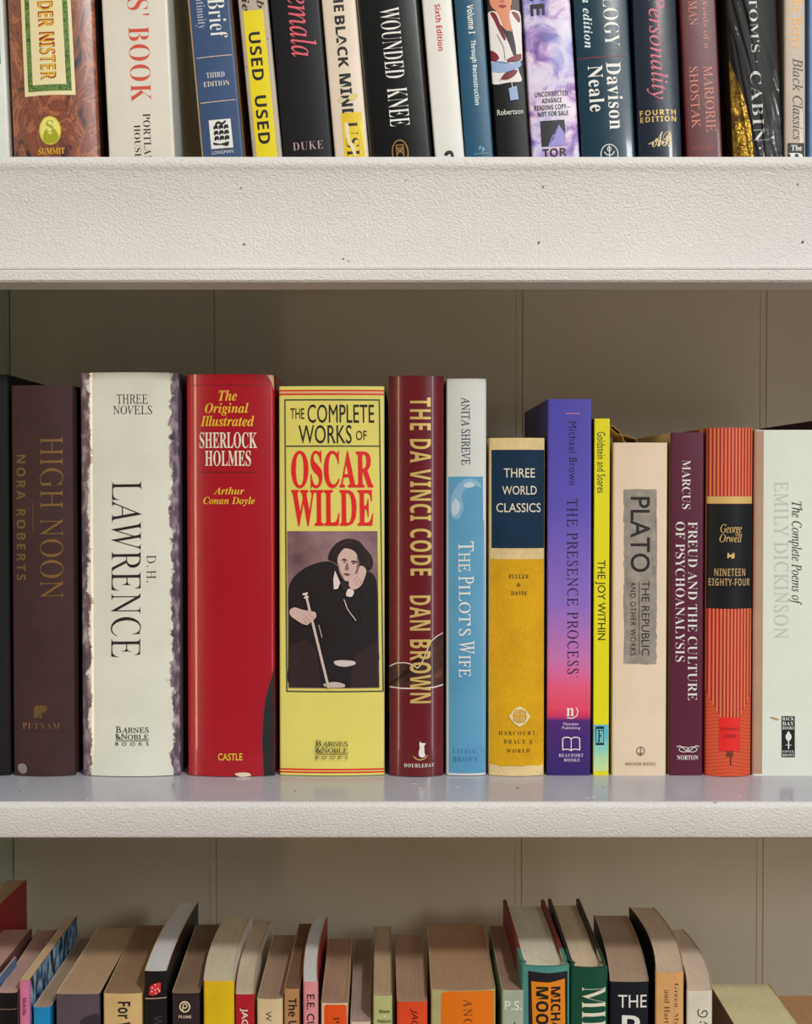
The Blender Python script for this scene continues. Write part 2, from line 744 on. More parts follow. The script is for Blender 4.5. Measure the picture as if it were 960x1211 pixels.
# fascia below the upper shelf: nose, hollow face, then a lip
bm = bmesh.new()
YU = YF - .0032
prof = [(YU + .006, ZU + .0003), (YU + .0015, ZU + .0002), (YU, zf(190, YU)), (YU - .0003, zf(194, YU)), (YU + .0002, zf(198, YU)), (YU + .0006, zf(199.6, YU)),
        (YU + .0011, zf(203, YU))]
for k in range(1, 9):
    t = k / 9
    prof.append((YU + .0011 + .0022 * math.sin(math.pi * t), zf(203 + (311 - 203) * t, YU)))
prof += [(YU + .0009, zf(312, YU)), (YU + .0003, zf(316, YU)), (YU + .0006, zf(318.1, YU)), (YU + .006, zf(318.6, YU)), (YU + .006, ZU + .0003)]
extrude_x(bm, prof, X0 + .0003, X1 - .0003)
for x, y, r in ((285, 222, .0007), (289, 289, .0009), (480, 213, .0005), (642, 221, .0009), (637, 287, .0010), (943, 218, .0008), (949, 286, .0011), (406, 306, .0008), (412, 309, .0006)):
    dent(bm, x, y, r * .7, YU + .0011 + .0022 * math.sin(math.pi * (y - 203) / 108) - .0002)
fascia = cpart('fascia', bm, [white, dirt])
bm = bmesh.new()
yl = YU - .0022
prof = [(YU + .006, zf(318.4, yl)), (yl + .001, zf(318.6, yl)), (yl, zf(320.5, yl)), (yl - .0002, zf(331, yl)), (yl + .0008, zf(333.4, yl)), (yl + .027, zf(333.4, yl)), (yl + .027, zf(318.4, yl))]
extrude_x(bm, prof, X0 + .0003, X1 - .0003)
lip = cpart('lip_moulding', bm, [white], fascia)

# planked back with V grooves
bm = bmesh.new()
xs = [X0 + .0005] + [at_depth(x, 600, YW).x for x in (254, 617.5, 905)] + [X1 - .0005]
zt, zb = CAMZ + .72, ZL - .02
for a, b in zip(xs[:-1], xs[1:]):
    g = .0006
    prism(bm, [(a, YW + .0010), (a + g, YW), (b - g, YW), (b - .0001, YW + .0010), (b - .0001, YW + .012), (a, YW + .012)], zb, zt)
    box(bm, (b - .0046, YW - .0006, zb), (b - .0012, YW + .001, zt))
bmesh.ops.recalc_face_normals(bm, faces=bm.faces[:])
cpart('back_panel', bm, [wallp])
for nm, xa, xb, mt in (('side_panel', X0 - .019, X0, green), ('side_panel', X1, X1 + .019, white)):
    bm = bmesh.new()
    box(bm, (xa, YF - .001, 0), (xb, YW + .012, zt))
    cpart(nm, bm, [mt])


# ------------------------------------------------------------------ floor under the bookcase
bm = bmesh.new()
box(bm, (-1.6, -1.4, -.03), (1.8, 1.3, 0))
fl = link_mesh('floor', bm, [cover((120, 92, 66), .5)])
fl['kind'] = 'structure'

WHITE, BLACK = ink((236, 234, 226)), ink((20, 18, 20))
MIDG, UPG, LOWG = 'books on the middle shelf', 'books on the upper shelf', 'books on the lower shelf'


def zp(pts, ox, oy, sc):
    return [(ox + x / sc, oy + y / sc) for x, y in pts]


def imprint(x0, x1, y0, ymid0, ymid1, yl, y2, y3, m):
    """two line imprint over a rule and a spaced last line"""
    return [('t', 'B', 'thinm', x0, y0, x0 + 6.5, ymid0, m), ('t', 'ARNES', 'thinm', x0 + 7.5, y0 + 1.2, x1, ymid0, m),
            ('t', '&N', 'thinm', x0, ymid0 + 1, x0 + 14, ymid1, m), ('t', 'OBLE', 'thinm', x0 + 14.6, ymid0 + 2, x1, ymid1, m),
            ('l', [(x0, yl), (x1, yl)], .7, m), ('t', 'BOOKS', 'sans', x0, y2, x1, y3, m, 'h', 1.9)]


# ================================================================== MIDDLE SHELF
def M(name, label, xl, xr, yt, yb, **kw):
    return Book(name, label, MIDG, xl, xr, yt, yb, ZM, **kw)


# tall black book at the edge
b = M('hardcover_book', 'plain black hardback cut off by the edge of the view, beside the brown cloth book', (-38, -36), (9, 13), 443, 920, d=.155, kind='H', bulge=.002,
      mats=dict(spine=cloth((30, 28, 30), .7)), page=(150, 138, 118))
b.ops = []
b.build()

# brown cloth, gilt lettering
g1, g2 = ink((138, 108, 62), .35, .35), ink((112, 90, 54), .4, .3)
b = M('hardcover_book', 'dark brown cloth hardback with faded gold lettering running down the spine', (13, 16), (87, 88.5), 456, 921, d=.158, kind='H', bulge=.0035,
      mats=dict(spine=cloth((72, 50, 50), .62), board=cloth((74, 56, 50), .7)), page=(170, 150, 120))
b.ops = [('t', 'HIGH NOON', 'hair', 49.5, 516.5, 76, 707, g1, 'd'), ('t', 'NORA ROBERTS', 'bold', 20.5, 538, 32, 686, g2, 'd', 1.35),
         ('l', [(41, 594), (41, 630)], .8, g2),
         ('p', zp([(97, 970), (103, 962), (112, 962), (112, 996), (97, 996)], 0, 420, 2.33), g2),
         ('s', zp([(113, 964), (130, 964), (134, 973), (128, 982), (119, 983), (119, 996), (114, 996)], 0, 420, 2.33), g2),
         ('t', 'PUTNAM', 'serif', 28, 853.5, 71.7, 861, g1, 'h', 1.3),
         ('s', [(22, 905), (26, 902), (32, 904), (33, 911), (28, 914), (23, 911)], cover((140, 132, 130), .8))]
b.build()

# white with mauve torn edges
t = NT('torn_edge_jacket', .34, .55)
X = t.xyz()
W_LAW = 0.0585
e = t.math('ABSOLUTE', t.math('SUBTRACT', t.math('DIVIDE', X['X'], W_LAW), .505))
nz = t.noise(150, 5, rough=.65, stretch=(1, 1, .8))
nz2 = t.noise(45, 2)
f = t.math('ADD', e, t.math('ADD', t.math('MULTIPLY', t.math('SUBTRACT', nz, .5), .22), t.math('MULTIPLY', t.math('SUBTRACT', nz2, .5), .10)))
mauve = t.ramp(t.noise(210, 4, stretch=(1, 1, .5)), [(.3, lin((72, 56, 68))), (.5, lin((102, 84, 94))), (.72, lin((176, 162, 166)))])
yel = t.ramp(t.noise(40, 3), [(.3, lin((208, 208, 194))), (.7, lin((218, 217, 204)))])
fac = t.ramp(f, [(.405, (0, 0, 0, 1)), (.425, (1, 1, 1, 1))])
t.color(t.mix(fac, yel, mauve))
t.bump(t.noise(22, 3), .18, .002)
law = t.m
b = M('hardcover_book', 'wide white jacketed hardback with mauve torn-paper edges and tall black lettering', (93.5, 99), (210, 215), 441, 920, d=.165, kind='J', bulge=.0042,
      mats=dict(spine=law, left=cover((92, 74, 86), .5), right=cover((96, 80, 92), .5), edge=cover((200, 190, 180))), page=(190, 180, 160))
k = ink((38, 32, 36))
b.ops = [('t', 'THREE', 'thin', 138.5, 467, 175, 478, k), ('t', 'NOVELS', 'thin', 134.5, 480, 180, 490.5, k),
         ('t', 'LAWRENCE', 'hair', 133, 569, 168.7, 776, k, 'd'), ('t', 'D. H.', 'hair', 175, 656, 185.4, 688, k, 'd')]
b.ops += imprint(139.5, 178.5, 857.5, 865, 873, 874.3, 876, 880, k)
b.build()

# red with torn corner
yl, wt = ink((246, 208, 60)), ink((246, 236, 220))
b = M('hardcover_book', 'wide glossy red jacketed hardback with yellow italic and white lettering, torn at the foot', (220.5, 222), (326, 323.5), 443, 917, d=.16, kind='J', bulge=.0045,
      mats=dict(spine=cover((166, 8, 34), .25, .55, .06), edge=cover((190, 150, 120)), board=cloth((58, 56, 56), .8)), page=(196, 182, 150))
crk = cover((104, 8, 22))
b.ops = [('l', [(230, 456), (318, 456)], .8, crk),
         ('t', 'The', 'italb', 260.5, 462, 282.4, 474.5, yl), ('t', 'Original', 'italb', 243.8, 477, 296, 492, yl), ('t', 'Illustrated', 'italb', 238.3, 492, 302.6, 504.5, yl),
         ('t', 'SHERLOCK', 'serifb', 237, 511.4, 305.6, 530.3, wt), ('t', 'HOLMES', 'serifb', 243.8, 533, 298.3, 551.3, wt),
         ('l', [(239.5, 558.6), (305.5, 558.6)], .9, crk),
         ('t', 'Arthur', 'italb', 254, 576, 290.6, 584.6, yl), ('t', 'Conan Doyle', 'italb', 241.6, 587.4, 302.6, 598.5, yl),
         ('t', 'CASTLE', 'med', 258.4, 889, 286.7, 897.3, ink((232, 210, 70))),
         ('p', [(325.5, 788), (321.6, 796), (316.5, 811), (312.5, 828), (310.3, 846), (308.5, 875), (310.5, 916.8), (325.2, 916.8)], cloth((52, 52, 54), .85)),
         ('l', [(321.6, 796), (316.5, 811), (312.5, 828), (310.3, 846), (308.5, 875), (310.5, 916.8)], .7, cover((170, 40, 50))),
         ('p', [(318, 444), (325.6, 444), (325.6, 462), (323, 452)], cover((206, 180, 140))),
         ('s', [(278, 913), (284, 911.5), (293, 912), (296, 915.5), (284, 916.5)], cover((214, 196, 170)))]
b.build()

# yellow with a sepia portrait
red, blk, olive = ink((214, 26, 34)), ink((22, 24, 24)), ink((86, 92, 66))
b = M('hardcover_book', 'thick pale yellow jacketed hardback with red title above a sepia picture of a seated man', (331, 329.3), (457.5, 451.5), 457, 918, d=.16, kind='J', bulge=.0022,
      mats=dict(spine=cover((226, 216, 118), .33, .4, .05), left=cover((214, 186, 40), .4), right=cover((34, 34, 30), .5), edge=cover((224, 212, 150))), page=(200, 190, 160))
Z = lambda p: zp(p, 310, 620, 3.906)
sep = NT('sepia_print', .35, .3)
sep.color(sep.ramp(sep.noise(40, 3), [(.35, lin((96, 70, 74))), (.7, lin((158, 130, 130)))]))
coat, coat2, skin, shirt, hair = ink((30, 18, 22)), ink((52, 34, 38)), ink((200, 172, 164)), ink((224, 208, 202)), ink((40, 22, 24))
shade = ink((140, 108, 104))
b.ops = [('r', 329.6, 461.2, 457.3, 463, red), ('r', 329.6, 463.4, 457.3, 465.2, ink((244, 196, 150))), ('r', 329.6, 465.6, 457.3, 467.4, red),
         ('r', 329.6, 908.2, 451.2, 910, red), ('r', 329.6, 911.6, 451.2, 913.2, red),
         ('f', 337.5, 472.2, 452.2, 818, 1.7, olive), ('r', 338, 526.8, 452, 528.4, olive),
         ('t', 'THE', 'sans', 345, 483, 361.7, 495.5, blk), ('t', 'COMPLETE', 'sans', 365.5, 478.5, 445, 500.2, blk),
         ('t', 'WORKS', 'sans', 354.7, 502.8, 418, 524.5, blk), ('t', 'OF', 'sans', 423, 509.4, 435.7, 520.5, blk),
         ('t', 'OSCAR', 'serifx', 345.5, 533, 443, 577.3, red), ('t', 'WILDE', 'serifx', 345.5, 579.4, 442.5, 622.4, red),
         ('r', 340.3, 628, 447, 813, sep.m),
         # dark coat, knees
         ('s', Z([(122, 300), (150, 240), (220, 190), (310, 170), (360, 200), (420, 250), (480, 215), (520, 240), (532, 300), (533, 420), (530, 560), (520, 640), (330, 640), (240, 700), (124, 740), (122, 600), (122, 420)]), coat),
         ('p', Z([(122, 560), (200, 530), (270, 600), (300, 752), (122, 752)]), coat2),
         ('p', Z([(533, 540), (460, 580), (400, 640), (380, 752), (533, 752)]), coat2),
         ('p', Z([(250, 560), (430, 560), (400, 752), (270, 752)]), coat),
         # chair back, shoes and cuffs low down
         ('s', Z([(330, 630), (370, 625), (420, 630), (424, 645), (380, 655), (340, 648)]), ink((200, 188, 182))),
         ('s', Z([(280, 735), (330, 725), (374, 735), (370, 750), (300, 750)]), ink((190, 176, 170))),
         # head
         ('s', Z([(306, 160), (318, 120), (350, 84), (396, 66), (446, 76), (478, 110), (508, 150), (512, 190), (492, 214), (440, 214), (360, 190), (330, 172)]), hair),
         ('s', Z([(352, 150), (380, 112), (420, 106), (446, 130), (450, 180), (436, 224), (408, 258), (380, 256), (362, 226), (352, 190)]), skin),
         ('s', Z([(384, 108), (440, 100), (466, 150), (462, 200), (446, 190), (440, 140), (416, 116)]), hair),
         ('s', Z([(366, 164), (378, 158), (392, 162), (392, 167), (378, 166)]), hair), ('s', Z([(410, 170), (424, 166), (438, 172), (436, 177), (422, 174)]), hair),
         ('e', *Z([(381, 173)])[0], 1.5, .8, coat), ('e', *Z([(423, 180)])[0], 1.5, .8, coat),
         ('s', Z([(394, 174), (402, 205), (392, 212), (384, 206)]), shade), ('s', Z([(376, 228), (392, 224), (408, 230), (394, 236)]), ink((120, 74, 74))),
         ('s', Z([(440, 150), (450, 178), (440, 214), (422, 244), (434, 214), (440, 180)]), shade), ('s', Z([(354, 176), (362, 214), (380, 250), (370, 244), (356, 216)]), shade),
         ('l', Z([(330, 140), (352, 104), (390, 82), (424, 80)]), .7, ink((84, 56, 56))), ('l', Z([(344, 160), (364, 116), (392, 94)]), .6, ink((84, 56, 56))), ('l', Z([(470, 120), (490, 156), (496, 192)]), .7, ink((84, 56, 56))),
         ('l', Z([(466, 112), (478, 150), (480, 196)]), .5, ink((72, 46, 48))),
         # lapels, sleeve and knee folds
         ('l', Z([(330, 300), (310, 380), (318, 470), (340, 560)]), 1.0, coat2), ('l', Z([(388, 330), (376, 420), (380, 520)]), .9, coat2), ('l', Z([(160, 260), (210, 290), (236, 350)]), .9, coat2),
         ('l', Z([(470, 300), (450, 380), (462, 470)]), .9, coat2), ('l', Z([(140, 640), (180, 600), (230, 580)]), 1.0, ink((74, 52, 54))), ('l', Z([(440, 700), (470, 640), (520, 590)]), 1.0, ink((74, 52, 54))),
         ('l', Z([(160, 700), (150, 650), (170, 610)]), .8, ink((74, 52, 54))),
         # collar, hand on cheek, cuff
         ('p', Z([(338, 212), (362, 268), (350, 296), (332, 298), (330, 250)]), shirt),
         ('s', Z([(362, 270), (384, 262), (396, 290), (374, 304)]), coat2),
         ('s', Z([(452, 192), (472, 196), (482, 216), (470, 256), (452, 286), (420, 300), (402, 282), (404, 252), (420, 232), (440, 224)]), skin),
         ('l', Z([(440, 236), (424, 262)]), .5, shade), ('l', Z([(452, 246), (434, 276)]), .5, shade), ('l', Z([(462, 256), (446, 284)]), .5, shade),
         ('s', Z([(398, 296), (424, 306), (414, 332), (388, 326)]), shirt), ('l', Z([(378, 344), (394, 390), (432, 442)]), .9, shirt),
         # cane and the hand on it
         ('l', Z([(202, 318), (304, 752)]), 3.0, ink((196, 180, 172))), ('l', Z([(188, 322), (212, 316)]), 2.2, shirt), ('l', Z([(194, 338), (216, 332)]), 1.6, shirt),
         ('s', Z([(128, 396), (150, 382), (186, 392), (222, 398), (246, 404), (250, 424), (236, 440), (222, 452), (208, 462), (184, 456), (158, 440), (132, 420)]), skin),
         ('l', Z([(214, 414), (240, 432)]), .5, shade), ('l', Z([(200, 424), (224, 448)]), .5, shade), ('l', Z([(188, 432), (206, 456)]), .5, shade),
         ('l', Z([(262, 462), (276, 520)]), .9, skin)]
b.ops += imprint(372, 409.5, 874, 881, 889, 890.3, 892, 896, blk)
b.build()

# dark red glossy with gold lettering
gold = ink((206, 178, 110), .35, .25)
b = M('hardcover_book', 'dark red glossy hardback with tall gold capitals and a brown torn band printed low down', (460.5, 459.3), (526, 523), 445, 917, d=.155, kind='J', bulge=.0048,
      mats=dict(spine=cover((108, 17, 32), .24, .6, .14), left=cover((26, 16, 18), .4), edge=cover((150, 100, 100))), page=(196, 180, 150))
Z = lambda p: zp(p, 450, 700, 5.264)
band = NT('parchment_print', .3, .5)
band.color(band.ramp(band.noise(120, 4), [(.35, lin((52, 28, 26))), (.6, lin((92, 48, 34))), (.8, lin((150, 96, 48)))]))
pale = ink((226, 210, 200))
edge_ = Z([(50, 466), (70, 452), (100, 438), (150, 434), (195, 444), (225, 468), (250, 445), (268, 400), (285, 360), (310, 305), (345, 275), (385, 254)])
b.ops = [('p', edge_ + Z([(386, 586), (48, 586)]), band.m), ('l', edge_, 1.1, pale), ('l', Z([(50, 588), (130, 594), (240, 592), (330, 588), (386, 576)]), 1.5, pale),
         ('t', 'THE DA VINCI CODE', 'bold', 485, 470.7, 510.5, 680, gold, 'd', 1.1), ('t', 'DAN BROWN', 'bold', 484, 703.4, 509, 830, gold, 'd', 1.1),
         ('s', Z([(240, 920), (248, 930), (276, 934), (262, 948), (250, 956), (262, 985), (272, 1006), (258, 1020), (236, 1012), (232, 985), (238, 962), (236, 940)]), WHITE),
         ('l', Z([(200, 1012), (215, 1028), (240, 1036), (268, 1028), (284, 1008)]), 1.2, gold), ('t', 'DOUBLEDAY', 'serifb', 477, 901, 512.3, 905.3, WHITE, 'h', 1.25)]
b.build()

# white and sky blue
t = NT('sky_blue_jacket', .36, .3)
t.color(t.ramp(t.noise(26, 3), [(.3, lin((84, 146, 178))), (.7, lin((102, 160, 190)))]))
sky = t.m
lt = ink((182, 198, 208))
b = M('hardcover_book', 'slim hardback in a sky blue jacket with a greyish white top and white lettering', (528, 527), (577, 572.5), 448, 914, d=.15, kind='J', bulge=.0022,
      mats=dict(spine=cover((204, 206, 200), .36, .3, .05), left=cover((150, 146, 148), .4), right=cover((196, 204, 208), .4)), page=(196, 186, 160))
nv = ink((50, 52, 84))
b.ops = [('r', 530, 563.6, 571.8, 616, sky), ('r', 530, 614.8, 573, 913.4, sky),
         ('s', [(533, 606), (533, 590), (538, 578), (546, 569), (556, 566), (566, 570), (570, 577), (560, 574), (550, 578), (546, 588), (548, 600), (543, 613), (536, 613)], ink((132, 172, 194))),
         ('s', [(534, 600), (538, 590), (544, 596), (542, 606), (536, 610)], lt), ('s', [(548, 574), (556, 570), (562, 574), (554, 577)], lt),
         ('t', 'ANITA SHREVE', 'thin', 546, 470, 556.5, 549.7, nv, 'd'),
         ('t', 'LITTLE,', 'serif', 534.8, 885, 563, 891, ink((60, 110, 150)), 'h', 1.3), ('t', 'BROWN', 'serif', 534.8, 894, 563, 900, ink((60, 110, 150)), 'h', 1.3)]
for s_, y0, y1, x1 in (('T', 640, 652, 560), ('HE', 652.8, 676, 555.5), ('P', 681, 690, 560), ("ILOT'S", 691, 751.5, 556), ('W', 757, 773, 560), ('IFE', 774, 800, 555.5)):
    b.ops.append(('t', s_, 'thinm', 542, y0, x1, y1, WHITE, 'd'))
b.build()

# navy and mustard cloth
must, navy, cream = cloth((206, 160, 24), .75), cloth((22, 52, 76), .7), cloth((214, 192, 144), .75)
k = ink((62, 48, 24), .7)
b = M('hardcover_book', 'short old cloth book with a navy title block above mustard yellow cloth', (578.3, 577.5), (645.5, 641.5), 518, 911, d=.14, kind='H', bulge=.0032,
      mats=dict(spine=cream, board=cloth((120, 112, 104))), page=(180, 160, 120))
b.ops = [('r', 581, 532, 645, 648, navy), ('p', [(579.6, 661), (644.6, 661), (641, 903), (634, 905), (626, 903.5), (615, 905), (604, 904), (592, 905), (579, 902.5)], must)]
for s_, x0, x1, y0, y1, st in (('THREE', 595.6, 633, 554, 564.6, 'sans'), ('WORLD', 593.6, 635, 574.6, 584.9, 'sans'), ('CLASSICS', 586.7, 639.7, 595, 605.6, 'sans')):
    b.ops.append(('t', s_, st, x0, y0, x1, y1, ink((232, 222, 200))))
for s_, x0, x1, y0, y1 in (('FULLER', 601, 624.7, 679, 683.8), ('&', 610.5, 615, 688.8, 693), ('DAVIS', 603.7, 622, 698.5, 703.3)):
    b.ops.append(('t', s_, 'serifb', x0, y0, x1, y1, k, 'h', 1.1))
for s_, x0, x1, y0, y1 in (('HARCOURT,', 589, 633.7, 863.4, 869), ('BRACE &', 594.8, 628, 873.2, 878.2), ('WORLD', 598, 624.7, 884, 888.8)):
    b.ops.append(('t', s_, 'serif', x0, y0, x1, y1, k, 'h', 1.35))
wl = ink((240, 222, 170))
cx, cy = 613.2, 846
for a in range(4):
    def rot(p):
        c_, s_ = math.cos(a * math.pi / 2), math.sin(a * math.pi / 2)
        return (cx + p[0] * c_ - p[1] * s_, cy + p[0] * s_ + p[1] * c_)
    b.ops.append(('p', [rot(p) for p in ((-7, -8), (0, -12.5), (7, -8), (8, -5.5), (5.4, -6.4), (2, -8.2), (-3, -7.2))], wl))
    for i in range(3):
        b.ops.append(('l', [rot((-6.2, -5.6 + i * 1.9)), rot((-.6, -5.6 + i * 1.9))] if a % 2 == 0 else [rot((-5.8, -5.6 + i * 1.9)), rot((-.8, -5.6 + i * 1.9))], .8, wl))
b.build()

# sunset gradient paperback
t = NT('sunset_cover', .38, .2)
X = t.xyz()
H8 = at_depth(480, 472, SP).z - ZM


def zz(y):
    return max(0.0, min(1.0, (at_depth(480, y, SP).z - ZM) / .3))


zf_ = t.math('ADD', t.math('DIVIDE', X['Z'], .3), t.math('MULTIPLY', t.math('SUBTRACT', t.noise(30, 2, stretch=(.3, .3, 1)), .5), .012))
t.color(t.ramp(zf_, [(zz(913), lin((56, 34, 112))), (zz(852), lin((84, 42, 118))), (zz(847), lin((196, 56, 100))), (zz(838), lin((232, 84, 112))), (zz(812), lin((222, 96, 132))),
                     (zz(780), lin((192, 118, 172))), (zz(715), lin((142, 112, 188))), (zz(600), lin((98, 86, 176))), (zz(500), lin((84, 76, 168)))]))
b = M('paperback_book', 'tall purple paperback whose spine fades into pink like a sunset above dark violet', (648, 646.3), (701, 697), 472, 914, d=.148, kind='P', bulge=.0004,
      mats=dict(spine=t.m, left=cover((62, 50, 112), .45), right=cover((62, 50, 112), .45), edge=cover((180, 170, 170))), page=(206, 196, 172))
k = ink((34, 26, 62))
b.ops = [('l', [(669.3, 489), (686, 489)], .9, ink((206, 130, 140))), ('t', 'Michael Brown', 'sans', 673, 498.6, 682.4, 573.4, k, 'd', 1.1),
         ('t', 'THE PRESENCE PROCESS', 'thin', 670.3, 589.6, 683.4, 797, k, 'd', 1.12), ('e', 681.5, 800, .6, .6, k),
         ('t', 'n', 'serifb', 669, 837, 678, 846.5, WHITE), ('l', [(680.5, 836.5), (682.5, 841), (681, 846.5), (676, 849.3), (669.5, 848.6)], 1.1, WHITE),
         ('t', 'Namaste', 'sans', 665.5, 854, 683, 857.5, ink((222, 206, 226))), ('t', 'Publishing', 'sans', 664, 858.8, 685, 863, ink((222, 206, 226))),
         ('l', [(664.6, 886.8), (664.6, 873), (668, 871.6), (672, 871.8), (674.4, 873.6), (677, 871.8), (681, 871.6), (684.4, 873), (684.4, 886.8), (680, 885.6), (676, 886), (674.4, 887.6), (672, 886), (668, 885.6), (664.6, 886.8)], 1.2, WHITE),
         ('l', [(674.4, 873.6), (674.4, 887.4)], .9, WHITE),
         ('t', 'BEAUFORT', 'serifb', 660, 891, 688.5, 894.8, ink((214, 204, 226)), 'h', 1.2), ('t', 'BOOKS', 'serifb', 666, 896.4, 684, 900.4, ink((214, 204, 226)), 'h', 1.2)]
b.build()

# thin bright yellow
k = ink((30, 32, 18))
b = M('paperback_book', 'thin bright yellow paperback with handwritten style lettering and a pale blue foot', (703, 701), (721.8, 719), 495, 912, d=.14, kind='P', corner=.0006,
      mats=dict(spine=cover((234, 226, 20), .4, .1, .04), left=cover((60, 54, 20), .5), edge=cover((225, 215, 150))), page=(206, 196, 172))
ft = NT('watercolour_foot', .4)
X = ft.xyz()
ft.color(ft.ramp(ft.math('ADD', ft.math('DIVIDE', X['Z'], .03), ft.math('MULTIPLY', ft.math('SUBTRACT', ft.noise(160, 3), .5), .5)), [(.05, lin((206, 222, 152))), (.5, lin((150, 204, 178))), (.85, lin((96, 178, 196)))]))
b.ops = [('r', 701.3, 857, 719.4, 911.8, ft.m), ('t', 'Goldstein and Soares', 'sans', 706.3, 510.7, 716, 582.7, k, 'd', 1.05), ('t', 'THE JOY WITHIN', 'sans', 703.5, 662.5, 715.8, 756.8, k, 'd', 1.0),
         ('r', 704, 859, 713.6, 881, ink((24, 34, 40))), ('r', 704.8, 862, 712.8, 878.4, ink((120, 190, 200))), ('t', 'F', 'serifb', 706, 863, 712, 877.6, ink((24, 34, 40)))]
b.build()

# cream paperback with a grey label
k = ink((34, 32, 30))
t = NT('rubbed_grey_print', .6)
t.color(t.ramp(t.noise(180, 4), [(.35, lin((138, 130, 120))), (.7, lin((158, 150, 140)))]))
b = M('paperback_book', 'cream paperback with a ragged grey title patch and a curled torn edge at its top', (725, 723.2), (789.5, 787.2), 523.5, 913, d=.125, kind='P', bulge=.0008,
      mats=dict(spine=cover((224, 206, 180), .55, 0, .06), left=cover((166, 132, 100), .6), right=cover((120, 96, 80), .6), edge=cover((190, 160, 130))), page=(186, 164, 128))
rg = random.Random(3)
P_ = []
n = 16
for i in range(n):
    P_.append((737.3 + 39 * i / n, 579 + rg.uniform(-.8, .8)))
for i in range(60):
    P_.append((776.3 + rg.uniform(-1.2, .3), 579 + 206 * i / 60))
for i in range(n):
    P_.append((776 - 39 * i / n, 785 + rg.uniform(-.9, .9)))
for i in range(60):
    P_.append((737.3 + rg.uniform(-.5, 1.2), 785 - 206 * i / 60))
b.ops = [('p', P_, t.m), ('t', 'PLATO', 'med', 745, 587.6, 768.4, 676.6, k, 'd', 1.0), ('t', 'THE REPUBLIC', 'sans', 758, 686.7, 767.6, 775, k, 'd', 1.0),
         ('l', [(755.4, 688), (755.4, 774)], .7, k), ('t', 'AND OTHER WORKS', 'sans', 744.8, 688, 751.4, 775, k, 'd', 1.2),
         ('o', 756.8, 888, 5, 5.4, .8, ink((96, 84, 70))), ('l', [(756.8, 883), (756.8, 892)], .9, ink((96, 84, 70))), ('l', [(754, 889), (756.8, 892), (759.6, 889)], .8, ink((96, 84, 70))),
         ('t', 'ANCHOR BOOKS', 'sans', 738.5, 901, 774.5, 904.8, ink((96, 84, 70)), 'h', 1.25)]
b.build()
# curled flap of its torn cover
bm = bmesh.new()
pth = [(.0120, -.002), (.0110, .0045), (.0085, .0080), (.0050, .0110), (.0018, .0112), (.0034, .0100), (.0075, .0068), (.0140, .0056), (.0190, .0040), (.0205, .0012), (.0204, -.002)]
rows = []
for j in range(6):
    y = .030 + .006 * j
    rows.append([bm.verts.new((p[0] + .0014 * math.sin(j), y, b.h + p[1] * (1 + .10 * math.cos(j * 1.3)) - .001)) for p in pth])
for j in range(5):
    for i in range(len(pth) - 1):
        bm.faces.new((rows[j][i], rows[j][i + 1], rows[j + 1][i + 1], rows[j + 1][i]))
fo = link_mesh('torn_cover_flap', bm, [cover((176, 140, 92), .7)], b.root, 1.2)
fo.modifiers.new('thickness', 'SOLIDIFY').thickness = .0003
fo['label'] = 'curled tan paper edge'

# burgundy paperback
b = M('paperback_book', 'slim burgundy paperback with two lines of white serif capitals down the spine', (793, 791.5), (832.3, 831), 511.5, 913, d=.138, kind='P', bulge=.0004,
      mats=dict(spine=cover((94, 24, 56), .4, .2, .06), left=cover((206, 178, 134), .55), right=cover((120, 92, 100), .5), edge=cover((196, 168, 140))), page=(200, 186, 156))
b.ops = [('t', 'MARCUS', 'serif', 806, 544, 816, 602, WHITE, 'd', 1.0), ('t', 'FREUD AND THE CULTURE', 'serif', 813, 617, 824.2, 828, WHITE, 'd', 1.0),
         ('t', 'OF PSYCHOANALYSIS', 'serif', 798.5, 617, 809.4, 782.5, WHITE, 'd', 1.0), ('t', 'NORTON', 'serifb', 800.5, 893, 825.7, 898.3, WHITE),
         ('o', 808.5, 886, 6, 3.4, .8, WHITE), ('o', 818.5, 886, 6, 3.4, .8, WHITE), ('l', [(800, 883), (804, 881.5), (813.5, 889), (823, 881.5), (827, 883)], .9, WHITE)]
b.build()

# orange striped hardback with a black block
t = NT('striped_cloth_print', .6)
X = t.xyz()
st = t.math('FRACT', t.math('DIVIDE', X['X'], .00205))
tri = t.math('ABSOLUTE', t.math('SUBTRACT', st, .5))
lines = t.ramp(tri, [(.04, lin((52, 24, 24))), (.11, lin((196, 62, 44))), (.36, lin((206, 70, 48))), (.42, lin((204, 152, 96))), (.47, lin((204, 152, 96)))])
hl = t.ramp(t.math('ABSOLUTE', t.math('SUBTRACT', t.math('FRACT', t.math('DIVIDE', t.math('ADD', X['Z'], t.math('MULTIPLY', t.math('ABSOLUTE', t.math('SUBTRACT', X['X'], .0135)), .18)), .0021)), .5)),
            [(.02, lin((150, 56, 34))), (.12, lin((206, 88, 50)))])
W12 = .0276
vv = t.math('ADD', X['Z'], t.math('MULTIPLY', t.math('ABSOLUTE', t.math('SUBTRACT', X['X'], W12 / 2)), -1.9))
stepm = t.math('GREATER_THAN', vv, .0245)
t.color(t.mix(stepm, hl, lines))
t.bump(t.noise(1500, 1), .2, .0002)
tan = ink((206, 174, 110), .5)
b = M('hardcover_book', 'narrow orange hardback with fine vertical stripes and a black title block', (834.2, 834.8), (890.3, 887.3), 506, 915, d=.135, kind='H', bulge=.0045,
      mats=dict(spine=t.m, board=cloth((178, 72, 48))), page=(196, 184, 152))
bk = cover((26, 28, 32), .45)
